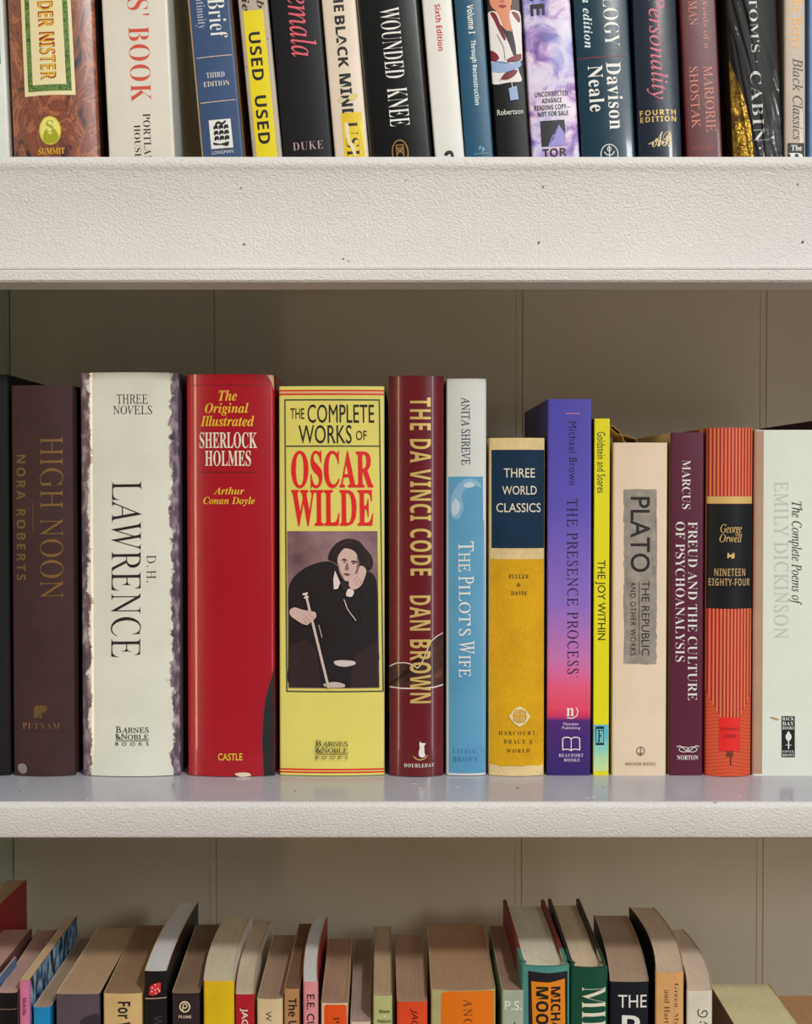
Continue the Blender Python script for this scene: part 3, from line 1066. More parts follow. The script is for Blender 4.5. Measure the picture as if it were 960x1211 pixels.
b.ops = [('r', 834.4, 587, 889.9, 595.4, cover((204, 172, 108), .45)), ('r', 834.4, 595.8, 889.7, 719, bk),
         ('t', 'George', 'ital', 849.5, 619.5, 875, 633, tan), ('t', 'Orwell', 'ital', 848.5, 631, 875, 641, tan),
         ('s', [(858, 653), (861, 656), (865, 653), (866, 658), (863, 660.5), (861, 657.5), (857.6, 660)], tan),
         ('t', 'NINETEEN', 'bold', 843, 671.8, 879.6, 680.6, ink((176, 150, 106)), 'h', 1.1), ('t', 'EIGHTY-FOUR', 'bold', 837, 683.4, 885.5, 692.2, ink((176, 150, 106)), 'h', 1.1),
         ('r', 849, 847, 873.4, 886, ink((228, 44, 34))), ('t', "EVERYMAN'S", 'mono', 850.3, 858.2, 872.4, 862.4, ink((84, 22, 20))), ('t', 'LIBRARY', 'mono', 853.8, 866.6, 868.6, 870.8, ink((84, 22, 20)))]
for dx, y1 in ((-3.2, 893), (-1.1, 893), (1, 903), (3.2, 893)):
    b.ops.append(('l', [(861 + dx, 886.4), (861 + dx, y1)], .9, ink((52, 24, 24))))
b.build()

# off white, faint grey lettering
k = ink((36, 38, 42))
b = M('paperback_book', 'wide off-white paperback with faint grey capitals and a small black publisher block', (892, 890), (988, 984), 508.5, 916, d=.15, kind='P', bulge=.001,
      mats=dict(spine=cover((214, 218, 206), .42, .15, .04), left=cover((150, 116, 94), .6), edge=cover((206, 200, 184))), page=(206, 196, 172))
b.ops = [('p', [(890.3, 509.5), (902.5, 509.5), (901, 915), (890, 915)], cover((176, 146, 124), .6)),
         ('t', 'EMILY DICKINSON', 'thin', 914.6, 569, 931.6, 755, ink((186, 190, 184)), 'd', 1.05), ('t', 'The Complete Poems of', 'ital', 932, 593, 948, 715, k, 'd', 1.0),
         ('r', 923.5, 846.5, 939, 895, ink((24, 26, 30)))]
for s_, y0, y1 in (('BACK', 847.4, 851.6), ('BAY', 853, 857.4), ('BOOKS', 858.6, 862.2), ('LITTLE,', 887, 889.8), ('BROWN', 891, 893.8)):
    b.ops.append(('t', s_, 'serifb', 924.4, y0, 938.2, y1, WHITE))
b.ops += [('s', [(928, 870), (930, 866), (931.4, 864), (932.8, 866), (935, 870), (934, 874), (931.5, 876), (929, 874)], WHITE), ('l', [(931.5, 874), (931.5, 885)], 1.4, WHITE), ('l', [(928, 880.5), (935, 880.5)], .7, WHITE),
          ('s', [(909.5, 847.6), (914, 847.8), (919, 849.4), (921, 850.8), (915, 850.2)], ink((176, 146, 104)))]
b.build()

b = M('hardcover_book', 'dark maroon hardback, only its top edge showing over the off-white paperback', (990, 988), (1040, 1036), 493, 915, d=.165, kind='H', bulge=.003,
      mats=dict(spine=cloth((70, 22, 34), .7)), page=(190, 176, 150))
b.build()

# ================================================================== UPPER SHELF (feet hidden by the shelf edge)
def U(name, label, xl, xr, height, **kw):
    lean = (xl[1] - xl[0]) / 185.0
    b = Book(name, label, UPG, xl, xr, 0, 185, ZU, lean=lean, rel=True, gap=.0005, **kw)
    b.h = height
    return b


def rl(b, pts):
    return [(x - b.xl(y), y) for x, y in pts]


k = ink((30, 28, 30))
b = U('hardcover_book', 'pale greyish white book with a green band, cut off by the edge of the view', (-34, -27), (5, 12), .215, d=.15, kind='P', bulge=.001,
      mats=dict(spine=cover((206, 208, 200), .4, .2), edge=cover((206, 204, 196))), page=(196, 186, 160))
b.ops = [('r', 0, -60, 33.5, 77, ink((30, 128, 92)))]
b.root.name = 'paperback_book'
b.build()

# marbled brown
t = NT('marbled_print', .3, .55)
n1 = t.noise(44, 4, dist=3.6, stretch=(1, 1, .6), rough=.55)
t.color(t.ramp(n1, [(.32, lin((44, 38, 56))), (.37, lin((96, 58, 50))), (.44, lin((142, 84, 62))), (.49, lin((118, 62, 46))), (.53, lin((150, 92, 68))), (.58, lin((172, 108, 70))), (.62, lin((110, 58, 46))), (.68, lin((142, 88, 70))), (.74, lin((70, 46, 50)))]))
b = U('hardcover_book', 'wide brown marbled jacketed hardback with a cream title panel bordered in green', (9.6, 15.9), (114.2, 117.4), .232, d=.155, kind='J', bulge=.0055,
      mats=dict(spine=t.m, edge=cover((120, 70, 50)), right=cover((44, 28, 24), .5)), page=(190, 176, 146))  # right side coloured dark to stand for the shaded gap beside it
t = NT('braided_border_print', .35, .3)
t.color(t.ramp(t.noise(420, 2, dist=1.5), [(.4, lin((60, 92, 40))), (.55, lin((120, 146, 74))), (.7, lin((74, 110, 50)))]))
crm, rd, ylw = ink((222, 210, 166)), ink((150, 52, 34)), ink((226, 182, 60))
b.ops = [('r', 18, -90, 78.5, 117.4, crm), ('r', 22.5, -86, 74.5, 112.6, t.m), ('r', 28.5, -80, 68.5, 105, crm), ('l', [(33, 2), (62, 2)], 1.2, ink((70, 84, 74))),
         ('t', 'DER NISTER', 'heavy', 38.6, 7.2, 57.8, 99.3, rd, 'd', 1.06), ('t', 'DER NISTER', 'sans', 39.8, 8.0, 56.6, 98.5, ylw, 'd', 1.10),
         ('e', 47, 159, 13, 17, ink((196, 190, 62))), ('e', 47, 159, 11.6, 15.4, ink((216, 210, 120))),
         ('s', [(38, 166), (42, 158), (47, 164), (52, 157), (57, 166), (54, 172), (47, 174.3), (40, 172)], ink((160, 160, 40))), ('t', 'S', 'serifb', 42.5, 147, 51.5, 161, ink((168, 160, 60))),
         ('t', 'SUMMIT', 'serifb', 32, 179.6, 63, 187, ylw)]
b.build()

# thick cream with red capitals
b = U('paperback_book', 'thick cream book with large terracotta red capitals and small black lettering', (120.2, 128), (197.8, 208.6), .238, d=.15, kind='P', bulge=.0012,
      mats=dict(spine=cover((210, 203, 190), .36, .25, .05), right=cover((208, 220, 222), .3, .2), edge=cover((214, 206, 190))), page=(196, 186, 160))
tr = ink((196, 84, 62))
b.ops = [('t', "NS' BOOK", 'serif', 30.5, -22, 56, 123, tr, 'd', 1.08), ('t', 'PORTLAND', 'serif', 44, 137, 53, 203, k, 'd', 1.05), ('t', 'HOUSE', 'serif', 32.5, 150, 40.5, 190, k, 'd', 1.05)]
b.build()

# slate blue with tan edges
tanc = cover((170, 128, 72), .6)
b = U('paperback_book', 'slate blue paperback with tan edges, white lettering and a small white ship emblem', (221.5, 237.6), (274, 287.6), .24, d=.14, kind='P', bulge=.0006,
      mats=dict(spine=cover((58, 82, 116), .42, .15), right=tanc, left=cover((196, 160, 104), .6), edge=tanc), page=(190, 172, 132))
ln = ink((206, 180, 160))
b.ops = [('r', 0.2, -120, 2, 210, cover((196, 160, 104), .6)), ('t', 'Brief', 'serif', 24.5, 1.5, 45.5, 48, WHITE, 'd', 1.0), ('t', 'Continuity', 'serif', 7.5, -16, 21, 36, ink((176, 176, 190)), 'd', 1.0),
         ('l', [(4.5, 69.8), (47.6, 69)], .9, ln), ('l', [(4.4, 123), (47, 122)], .9, ln),
         ('t', 'THIRD', 'serif', 14.8, 88, 36.8, 94.2, ink((222, 214, 204))), ('t', 'EDITION', 'serif', 10.4, 98.4, 41.6, 104.6, ink((222, 214, 204))),
         ('r', 12.5, 144, 38.6, 178, WHITE), ('t', 'LONGMAN', 'sans', 13, 180.4, 38, 184.4, ink((206, 204, 204)))]
for i, y in enumerate((152, 158.5, 165)):
    for j in range(3):
        x = 17.5 + 6.2 * j
        b.ops.append(('s', [(x, y), (x + 2.6, y - 1.8), (x + 5.2, y - .6), (x + 5, y + 3.2), (x + 2.6, y + 2.4), (x + .2, y + 4)], k))
b.ops += [('s', [(20, 148.5), (24, 146), (28, 148), (32, 145.8), (33, 147.4), (28, 150.6), (24, 148.8), (20.6, 151)], k), ('s', [(16, 170.6), (24, 172.6), (34, 170.8), (32, 175.8), (25, 173.8), (17, 173.6)], k)]
b.build()

# grey-tan with the yellow sticker
b = U('paperback_book', 'slim greyish tan paperback with a long yellow sticker reading used twice', (280.8, 298), (317.2, 333.6), .235, d=.14, kind='P', bulge=.0006,
      mats=dict(spine=cover((176, 164, 148), .42, .15), right=cover((200, 196, 190), .35, .2), edge=cover((200, 190, 170))), page=(196, 186, 160))
b.ops = [('t', 'Prob', 'italb', 23, -30, 32, 12.5, k, 'd'), ('t', 'Varie', 'italb', 4.5, -34, 14, 14.5, k, 'd'), ('e', 32, 49, .7, .9, k), ('e', 3, 80, .6, .8, k)]
b.build()
b.sticker('sticker', 5, 14.3, 30, 212, cover((240, 220, 20), .45, 0, .03), [('t', 'USED', 'bold', 9, 40, 23.5, 97, k, 'd', 1.05), ('t', 'USED', 'bold', 9, 115, 23.5, 172, k, 'd', 1.05)], label='yellow sticker with black lettering')

# black, pink italic
b = U('hardcover_book', 'black paperback with a large pink italic title and small capitals at the foot', (319.5, 334.6), (378.8, 393.6), .236, d=.14, kind='P', bulge=.0012,
      mats=dict(spine=cover((20, 17, 23), .45), right=cover((84, 84, 86), .35, .2), edge=cover((90, 86, 84))), page=(196, 186, 160))
pk = ink((206, 92, 106))
b.root.name = 'paperback_book'
b.ops = [('t', 'Temala', 'ital', 20, -20, 51, 70, pk, 'd', 1.0), ('t', 'DUKE', 'serif', 12.3, 170.4, 48.6, 180, ink((172, 150, 152)), 'h', 1.15)]
b.build()

# cream, heavy black capitals
b = U('paperback_book', 'cream paperback with heavy black capitals and a scuffed yellow sticker at the foot', (379.5, 395.2), (420.6, 436.6), .228, d=.135, kind='P', bulge=.001,
      mats=dict(spine=cover((212, 198, 178), .38, .2, .07), right=cover((226, 226, 222), .3, .2), edge=cover((220, 212, 196))), page=(196, 186, 160))
b.ops = [('t', 'THE', 'heavy', 14, -17, 26.3, 16, k, 'd', 1.0), ('t', 'BLACK', 'heavy', 13.8, 21, 26.3, 82, k, 'd', 1.0), ('t', 'MIND', 'heavy', 13.6, 89.5, 27.6, 143, k, 'd', 1.0),
         ('s', [(22, 118), (30, 113), (34, 117), (27, 122)], cover((206, 190, 120), .6)), ('s', [(10, 119), (15, 117), (16, 122), (11, 124)], cover((206, 190, 140), .6))]
b.build()
b.sticker('sticker', 12, 135.6, 37, 206, cover((232, 200, 40), .4, .2, .16), [('t', 'USED', 'serif', 15, 146, 31, 212, k, 'd', 1.0), ('s', [(15, 148), (20, 150), (21, 168), (26, 176), (25, 190), (20, 176), (16, 166)], cover((224, 212, 170), .6)),
          ('s', [(33, 150), (37, 152), (37, 190), (35, 170)], ink((240, 232, 40)))], label='scuffed yellow sticker')

# black, white condensed serif
b = U('paperback_book', 'thick black paperback with tall white serif capitals and a gold oval crest', (422.2, 438.4), (495.8, 512), .23, d=.14, kind='P', bulge=.0016, corner=.0022,
      mats=dict(spine=cover((10, 9, 10), .3, .3), right=cover((30, 32, 38), .2, .5), edge=cover((70, 66, 62))), page=(190, 176, 146))
gd = ink((176, 136, 76), .35, .3)
b.ops = [('t', 'AT', 'serif', 25.3, -26, 49, 2.5, WHITE, 'd', 1.0), ('t', 'WOUNDED', 'serif', 25, 13.3, 48.6, 96.5, WHITE, 'd', 1.0), ('t', 'KNEE', 'serif', 25.4, 108, 49.4, 153, WHITE, 'd', 1.0),
         ('o', 35, 184, 10, 15, 1.1, gd), ('f', 30.5, 175, 39.5, 200, .9, gd), ('l', [(31.5, 178), (38.5, 186)], .8, gd), ('l', [(38.5, 178), (31.5, 186)], .8, gd), ('o', 35, 181, 2.6, 3, .7, gd)]
b.build()

# white, red vertical
b = U('paperback_book', 'plain white paperback with a small red vertical line of lettering', (498, 513.6), (534.6, 549), .236, d=.145, kind='P', bulge=.0007,
      mats=dict(spine=cover((214, 212, 204), .38, .2, .04), left=cover((196, 164, 136), .6), right=cover((216, 214, 208), .4), edge=cover((210, 200, 184))), page=(196, 186, 160))
b.ops = [('t', 'Sixth Edition', 'bold', 14.6, 6.8, 22, 62, ink((190, 28, 48)), 'd', 1.0), ('s', [(11, 184), (14, 180.6), (19, 180), (22, 183), (22.5, 190), (20, 190), (18, 184), (14, 186)], k)]
b.build()

# teal volume
b = U('paperback_book', 'teal blue paperback with white condensed lettering down its spine', (536.6, 549.8), (571, 584), .234, d=.145, kind='P', bulge=.0009,
      mats=dict(spine=cover((26, 86, 112), .4, .2, .07), edge=cover((60, 92, 104))), page=(196, 186, 160))
b.ops = [('t', 'Volume I', 'bold', 14, 7.5, 22.4, 41.7, WHITE, 'd', 1.0), ('t', 'Through Reconstruction', 'bold', 14, 49.5, 22, 126, ink((214, 222, 222)), 'd', 1.0)]
lb = ink((120, 164, 180))
b.ops += [('p', [(16, 179), (18.5, 173), (20, 177)], lb), ('p', [(20, 180), (22, 175), (24.5, 180)], lb), ('p', [(18, 182), (21, 180.6), (23, 182.4)], lb), ('l', [(10, 183.6), (28, 183.2)], .7, lb)]
b.build()

# photograph of a woman in a white and maroon jacket
b = U('paperback_book', 'narrow black paperback with a picture of a woman in a white and maroon jacket', (574.2, 586.8), (615.4, 627.4), .205, d=.11, kind='P', bulge=.0009,
      mats=dict(spine=cover((11, 9, 11), .4, .2), right=cover((190, 190, 186), .4, .2), edge=cover((120, 112, 104))), page=(190, 170, 136))
sk, wj, mar, bl = ink((206, 138, 104)), ink((214, 208, 204)), ink((122, 26, 46)), ink((146, 164, 196))
Z = lambda p: rl(b, zp(p, 530, 0, 6))
b.ops = [('p', Z([(262, -200), (515, -200), (520, 130), (270, 130)]), ink((64, 30, 38))),
         ('s', Z([(290, -120), (350, -170), (420, -160), (455, -100), (452, 0), (440, 60), (400, 92), (350, 90), (300, 50), (282, -30)]), sk),
         ('p', Z([(330, 80), (440, 60), (450, 180), (448, 245), (400, 240), (350, 150)]), sk),
         ('s', Z([(350, 52), (380, 46), (412, 56), (382, 70)]), ink((150, 50, 54))), ('s', Z([(362, 20), (380, 30), (396, 22), (380, 12)]), ink((176, 104, 80))),
         ('s', Z([(268, 110), (300, 85), (340, 100), (380, 190), (420, 300), (470, 420), (500, 520), (520, 590), (440, 596), (300, 590), (285, 420), (270, 250)]), wj),
         ('s', Z([(440, 90), (490, 95), (516, 130), (522, 300), (524, 440), (490, 430), (474, 330), (448, 210), (432, 140)]), wj),
         ('s', Z([(366, 185), (410, 230), (446, 240), (470, 330), (478, 400), (462, 410), (430, 330), (390, 240)]), ink((24, 24, 32))),
         ('s', Z([(290, 95), (330, 105), (372, 200), (404, 280), (392, 296), (350, 220), (318, 150)]), mar), ('s', Z([(450, 100), (492, 112), (512, 160), (500, 176), (462, 130)]), mar),
         ('s', Z([(288, 362), (330, 380), (356, 420), (330, 440), (292, 424)]), mar), ('s', Z([(410, 440), (460, 414), (516, 400), (512, 444), (450, 456)]), mar),
         ('s', Z([(296, 450), (380, 446), (440, 466), (506, 450), (510, 490), (420, 520), (340, 520), (300, 500)]), bl),
         ('s', Z([(372, 570), (400, 536), (450, 514), (490, 516), (470, 550), (420, 576)]), mar),
         ('l', Z([(290, 430), (400, 460), (510, 440)]), .7, k), ('l', Z([(360, 580), (400, 530), (470, 508)]), .6, k), ('l', Z([(340, 250), (390, 350), (400, 440)]), .5, k),
         ('p', Z([(425, 640), (485, 625), (498, 722), (438, 726)]), bl), ('l', Z([(445, 590), (455, 640)]), .8, wj),
         ('t', 'Robertson', 'sans', 2.5 + 1.3, 131, 35, 137.6, WHITE)]
b.build()

# purple cloud advance copy
t = NT('cloudy_print', .4, .15)
c1 = t.noise(60, 5, rough=.6, dist=.8)
c2 = t.noise(34, 3, dist=.6)
base = t.ramp(c1, [(.34, lin((112, 86, 150))), (.44, lin((170, 136, 186))), (.52, lin((214, 196, 210))), (.64, lin((222, 214, 222)))])
t.color(t.mix(t.ramp(c2, [(.46, (0, 0, 0, 1)), (.62, (.75, .75, .75, 1))]), base, t.ramp(c1, [(.35, lin((120, 130, 196))), (.6, lin((196, 200, 226)))])))
b = U('paperback_book', 'lilac and white cloud-patterned paperback with a black mountain emblem', (616.4, 628.6), (673.6, 686), .21, d=.13, kind='P', bulge=.0008,
      mats=dict(spine=t.m, edge=cover((200, 190, 196))), page=(190, 176, 146))
b.ops = [('t', 'ICE', 'heavy', 8.4, -28, 26, 20.3, k, 'd', 1.0), ('t', 'UNCORRECTED', 'bold', 7.6, 110.2, 47.3, 116.2, k), ('t', 'ADVANCE', 'bold', 15.5, 118.2, 39.5, 124, k),
         ('t', 'READING COPY—', 'bold', 6, 126, 50, 132, k), ('t', 'NOT FOR SALE', 'bold', 9.5, 133.8, 46.5, 139.6, k),
         ('r', 12, 144.6, 41.4, 175, ink((32, 28, 38))), ('p', [(19.5, 175), (26, 161.4), (28.6, 164.8), (34, 150), (41.4, 162), (41.4, 175)], cover((150, 140, 196), .4)),
         ('t', 'TOR', 'bold', 12.6, 177.6, 41.5, 187.5, k)]
b.build()

# dark teal
b = U('hardcover_book', 'glossy dark teal hardback with white serif lettering and a thin red rule', (677, 687.2), (743.6, 750.6), .245, d=.165, kind='H', bulge=.0018,
      mats=dict(spine=cover((16, 58, 74), .24, .5, .14)), page=(206, 198, 176))
b.ops = [('t', '4th edition', 'italb', 10, -16, 20.5, 58.5, ink((206, 216, 214)), 'd', 1.05), ('t', 'OLOGY', 'serif', 34.5, -17, 53, 58, WHITE, 'd', 1.0), ('l', [(1, 70.4), (62, 69.6)], .8, ink((150, 40, 46))),
         ('t', 'Davison', 'serifb', 34, 77, 52, 156, WHITE, 'd', 1.08), ('t', 'Neale', 'serifb', 12, 80, 29.5, 134, WHITE, 'd', 1.08),
         ('o', 32, 185, 10.5, 12, 1, WHITE), ('l', [(32, 175), (32, 196)], 1, WHITE), ('l', [(26, 182), (29, 186), (35, 186), (38, 182)], 1, WHITE), ('o', 32, 179, 2.5, 3, .8, WHITE)]
b.build()

# navy personality
b = U('hardcover_book', 'dark navy textbook with a pink script title and gold lettering below it', (745.8, 754.2), (799.4, 806.8), .24, d=.165, kind='H', bulge=.0022,
      mats=dict(spine=cover((28, 38, 54), .26, .5)), page=(206, 198, 176))
gl = ink((196, 168, 104), .4, .2)
b.ops = [('t', 'Personality', 'ital', 12.5, -5, 39, 120, ink((196, 106, 122)), 'd', 1.0), ('t', 'FOURTH', 'bold', 3.4, 132, 46.5, 138.4, gl, 'h', 1.2), ('t', 'EDITION', 'bold', 3.6, 139.8, 46.5, 146.2, gl, 'h', 1.2),
         ('t', 'AB', 'script', 16, 158, 40, 176, ink((216, 200, 150))), ('l', [(12, 172), (22, 168), (32, 171), (40, 166)], .8, ink((216, 200, 150)))]
b.build()

# dark red with gold edge
gedge = cover((176, 140, 76), .5)
b = U('paperback_book', 'dark red paperback with thin tan serif lettering in two columns and gold edges', (801.6, 811), (847.6, 853.6), .208, d=.13, kind='P', bulge=.0008,
      mats=dict(spine=cover((92, 18, 30), .4, .12), right=gedge, edge=gedge), page=(176, 146, 96))
pt = ink((196, 124, 108))
b.ops = [('t', 'Words of a', 'thin', 26, -2, 34.4, 59.5, pt, 'd', 1.0), ('t', 'WOMAN', 'thin', 10.5, -20, 21, 31, pt, 'd', 1.0), ('t', 'MARJORIE', 'thin', 24.5, 80, 36, 158, pt, 'd', 1.0),
         ('t', 'SHOSTAK', 'thin', 7.6, 80, 18, 153, pt, 'd', 1.0), ('t', 'VINTAGE', 'thin', 6, 173.6, 33, 179.6, ink((170, 84, 78)), 'h', 1.2)]
b.build()

# dark book with gold foil, shrink wrapped
b = U('hardcover_book', 'very dark brown hardback with gold foil low down, in wrinkled shiny plastic wrap', (856, 865.2), (919.4, 923.2), .245, d=.15, kind='H', bulge=.002,
      mats=dict(spine=cover((22, 14, 16), .5)), page=(190, 160, 90))
t = NT('gold_foil', .34, .2, .85)
t.color(t.ramp(t.noise(190, 4, rough=.7), [(.35, lin((96, 66, 26))), (.6, lin((196, 160, 60)))]))
t.bump(t.noise(260, 3), .8, .002)
b.ops = [('p', [(1, 72), (6, 86), (12, 104), (18, 128), (22, 150), (23, 178), (24, 212), (1, 212)], t.m), ('t', "TOM'S", 'serif', 27.5, 0, 38, 65, WHITE, 'd', 1.0), ('e', 33, 76, 1, 1, WHITE), ('t', 'CABIN', 'serif', 24.5, 87, 37.5, 171, WHITE, 'd', 1.1), ('e', 31, 178, 1, 1, WHITE)]
b.build()
pl = bpy.data.materials.new('plastic_film')
pl.use_nodes = True
nt = pl.node_tree
nt.nodes.clear()
out = nt.nodes.new('ShaderNodeOutputMaterial')
mx = nt.nodes.new('ShaderNodeMixShader')
tr = nt.nodes.new('ShaderNodeBsdfTransparent')
gl_ = nt.nodes.new('ShaderNodeBsdfGlossy')
gl_.inputs['Roughness'].default_value = .05
fr = nt.nodes.new('ShaderNodeFresnel')
fr.inputs[0].default_value = 1.5
nt.links.new(fr.outputs[0], mx.inputs[0])
nt.links.new(tr.outputs[0], mx.inputs[1])
nt.links.new(gl_.outputs[0], mx.inputs[2])
nt.links.new(mx.outputs[0], out.inputs[0])
rg = random.Random(11)
ridges = [(rg.uniform(.0, .036), rg.uniform(.11, .26), rg.uniform(-.30, -.04), rg.uniform(.0006, .0012)) for _ in range(11)]
bm = bmesh.new()
nu, nv = 72, 70
G = []
for j in range(nv + 1):
    z = b.h * j / nv
    row = []
    for i in range(nu + 1):
        u = b.w * i / nu
        hgt = 0
        for (u0, zc, sl, wd) in ridges:
            dd = u - (u0 + sl * (z - .08))
            hgt = max(hgt, .0010 * math.exp(-(dd / wd) ** 2) * (1 - .6 * abs(math.sin(z * 40 + u0 * 300))))
        row.append(bm.verts.new((u, b.surf(u) - .0008 - hgt, z)))
    G.append(row)
for j in range(nv):
    for i in range(nu):
        bm.faces.new((G[j][i], G[j][i + 1], G[j + 1][i + 1], G[j + 1][i]))
wrap = link_mesh('plastic_wrap', bm, [pl], b.root, 1.5)
wrap['label'] = 'clear wrinkled plastic wrap'

# grey-tan berry
b = U('paperback_book', 'narrow warm grey paperback with gold lettering over dark script and a black box', (925.2, 927), (950.6, 953.8), .215, d=.13, kind='P', bulge=.0005,
      mats=dict(spine=cover((178, 164, 146), .4, .15), edge=cover((190, 170, 140))), page=(190, 170, 136))
b.ops = [('t', 'The Berry', 'serif', 5.5, -10, 21.5, 59, ink((222, 160, 50)), 'd', 1.0), ('t', 'Black Classics', 'ital', 10, 69, 22.5, 166, ink((60, 54, 52)), 'd', 1.0),
         ('r', 3.5, 169.6, 24.8, 215, ink((20, 18, 18))), ('t', 'The', 'serifb', 8, 172, 21.6, 178.6, WHITE), ('t', 'B', 'serifb', 4.5, 181.4, 24, 200, WHITE)]
b.build()

b = U('paperback_book', 'pale blue book edge at the far end of the upper shelf, mostly out of view', (955, 956.6), (990, 993), .225, d=.14, kind='P', bulge=.0012,
      mats=dict(spine=cover((120, 156, 200), .4, .2), edge=cover((190, 190, 190))), page=(196, 186, 160))
b.build()


# ================================================================== LOWER SHELF (seen from above)
def L(name, label, xl, xr, yf, xrl, xrr, yr, spine, page=(150, 128, 100), kind='P', left=None, right=None, edge=None, ops=(), bulge=.0008, curl=0.0, rough=.45, zt=None, d=None, **kw):
    zt = at_depth(480, yf, SP).z
    dep = at_height(480, yr, zt).y - SP
    a = (at_height(xrl, yr, zt).x - at_depth(xl, yf, SP).x) if xrl is not None else None
    c = (at_height(xrr, yr, zt).x - at_depth(xr, yf, SP).x) if xrr is not None else None
    v = [q for q in (a, c) if q is not None]
    m = dict(spine=spine if not isinstance(spine, tuple) else cover(spine, rough), left=left, right=right, edge=edge)
    m.update(kw.pop('mats', {}))
    b = Book(name, label, LOWG, xl, xr, yf, 1211, ZL, d=dep, kind=kind, bulge=bulge, skew=sum(v) / len(v), curl=curl, page=page, mats=m, gap=.0002, **kw)
    b.ops = list(ops)
    return b


def Rg(ox, oy, sc):
    return lambda x, y: (ox + x / sc, oy + y / sc)


pb, hb = 'paperback_book', 'hardcover_book'
tanp, grey, buff = (142, 118, 90), (176, 168, 156), (150, 130, 104)
wh = cover((226, 222, 212), .5)
# red hardback against the side
b = L(hb, 'tall red hardback pressed against the bookcase side', -88, -60, 1126, None, 32, 1040, (160, 22, 40), (160, 130, 88), edge=cover((160, 130, 88)))
b.build()
b = L(pb, 'pinkish-topped paperback standing between the tall red book and the blue booklet', -58, -15, 1163, None, 38, 1098, (120, 80, 80), (160, 124, 112))
b.build()
b = L('booklet', 'thin blue and white booklet standing just above its neighbours', -8.8, -5.8, 1163, None, 20, 1131, (216, 220, 224), (206, 206, 204), right=cover((86, 128, 172), .4), edge=cover((196, 170, 160)), bulge=0)
b.build()
b = L(pb, 'black-spined paperback with pinkish page tops beside the pink spine', -4.5, 20.5, 1174, None, 67, 1099, (18, 15, 17), (160, 126, 114), right=cover((176, 166, 160)))
b.ops = [('l', [(-5, 1193), (20, 1193)], .7, ink((150, 120, 110)))]
b.build()
t = NT('patterned_back_print', .4)
t.color(t.ramp(t.noise(170, 3, stretch=(1, 1, .5)), [(.4, lin((22, 28, 42))), (.5, lin((80, 130, 170))), (.62, lin((170, 196, 210)))]))
b = L(pb, 'slim pink-spined paperback with a blue patterned side', 22.6, 35.6, 1159, 78, 94, 1083, (206, 122, 156), (176, 140, 92), right=t.m,
      ops=[('t', 'Melville', 'serifb', 26.8, 1179, 31.5, 1200.5, BLACK, 'd')], edge=cover((120, 90, 66)))
b.build()
b = L(pb, 'narrow bright blue paperback in the shadow of the pink one', 39, 60, 1190.5, None, 112, 1109, (24, 138, 190), tanp, edge=cover((196, 186, 170)))
b.build()
b = L(pb, 'thick paperback with a purplish grey spine and chipped white top edge', 66, 118, 1175, 114, 163, 1096.5, (92, 80, 88), (152, 122, 86), edge=cover((206, 196, 184)), right=cover((30, 26, 26)),
      ops=[('s', [(96, 1206), (106, 1200), (116, 1199), (117, 1212), (96, 1214)], cover((60, 52, 58)))])
b.build()
b = L(pb, 'tan paperback with bold black lettering beside the purplish grey spine', 122, 168, 1174.5, 163, 199, 1093, (206, 176, 124), (126, 98, 66), edge=cover((170, 140, 100)),
      ops=[('t', 'For Whom', 'bold', 139.5, 1184, 155.5, 1250, BLACK, 'd')])
b.build()
b = L(pb, 'black paperback with a red dice picture and pale page tops', 170.5, 197.6, 1148, 208, 238, 1066.5, (28, 26, 28), (206, 204, 196), right=cover((34, 30, 30)), left=cover((200, 190, 170)), edge=cover((206, 170, 110)), curl=-.002,
      ops=[('p', [(178, 1165), (188, 1161), (190.6, 1162), (190, 1173), (181, 1177), (176, 1176)], ink((206, 40, 48))), ('l', [(171, 1180.6), (197, 1179.4)], 1.1, cover((190, 170, 140))),
           ('l', [(177.6, 1169), (187, 1166), (190.4, 1162.4)], .5, ink((240, 120, 120)))] +
          [('e', x, y, .9, .9, WHITE) for x, y in ((180, 1172), (184, 1170), (180.5, 1167.5), (184.6, 1174), (187.4, 1168.6), (184, 1163.6), (189, 1171))] + [('t', 'W', 'bold', 182, 1200, 192, 1214, ink((60, 56, 58)), 'd')])
b.build()
b = L(pb, 'dark brown paperback with a round cream emblem beside the dice book', 203, 236, 1174, 231, 261, 1092, (50, 36, 38), (118, 94, 70), edge=cover((170, 146, 116)),
      ops=[('o', 218.8, 1190, 6.6, 6.8, 1.6, ink((226, 208, 176))), ('o', 219, 1189, 3, 3.2, 1.3, ink((226, 208, 176))), ('l', [(216.4, 1189), (216.4, 1196)], 1.2, ink((226, 208, 176))), ('t', 'PLUME', 'bold', 211.5, 1200, 226.5, 1203.5, ink((206, 190, 166)))])
b.build()
b = L(pb, 'yellow-spined paperback with a white cover edge', 240.5, 277, 1159.5, 265, 300.5, 1083, (244, 206, 16), (176, 158, 128), right=wh, left=wh, edge=wh, curl=-.003)
b.build()
b = L(pb, 'slim red-spined paperback with white lettering next to the yellow spine', 278.2, 301, 1175.5, 299.5, 324, 1088, (178, 22, 40), (170, 150, 124), right=wh, edge=cover((206, 160, 150)), curl=-.003,
      ops=[('t', 'JAGUAR', 'med', 283.6, 1192, 293.4, 1238, WHITE, 'd')])
b.build()
b = L(pb, 'cream-spined paperback with a small grey letter at its top', 303.6, 334.4, 1181, 322, 352, 1104.5, (212, 190, 152), (134, 110, 84), edge=cover((206, 190, 160)),
      ops=[('t', 'W', 'sans', 314, 1195.5, 321, 1207, ink((60, 54, 50)), 'd')])
b.build()
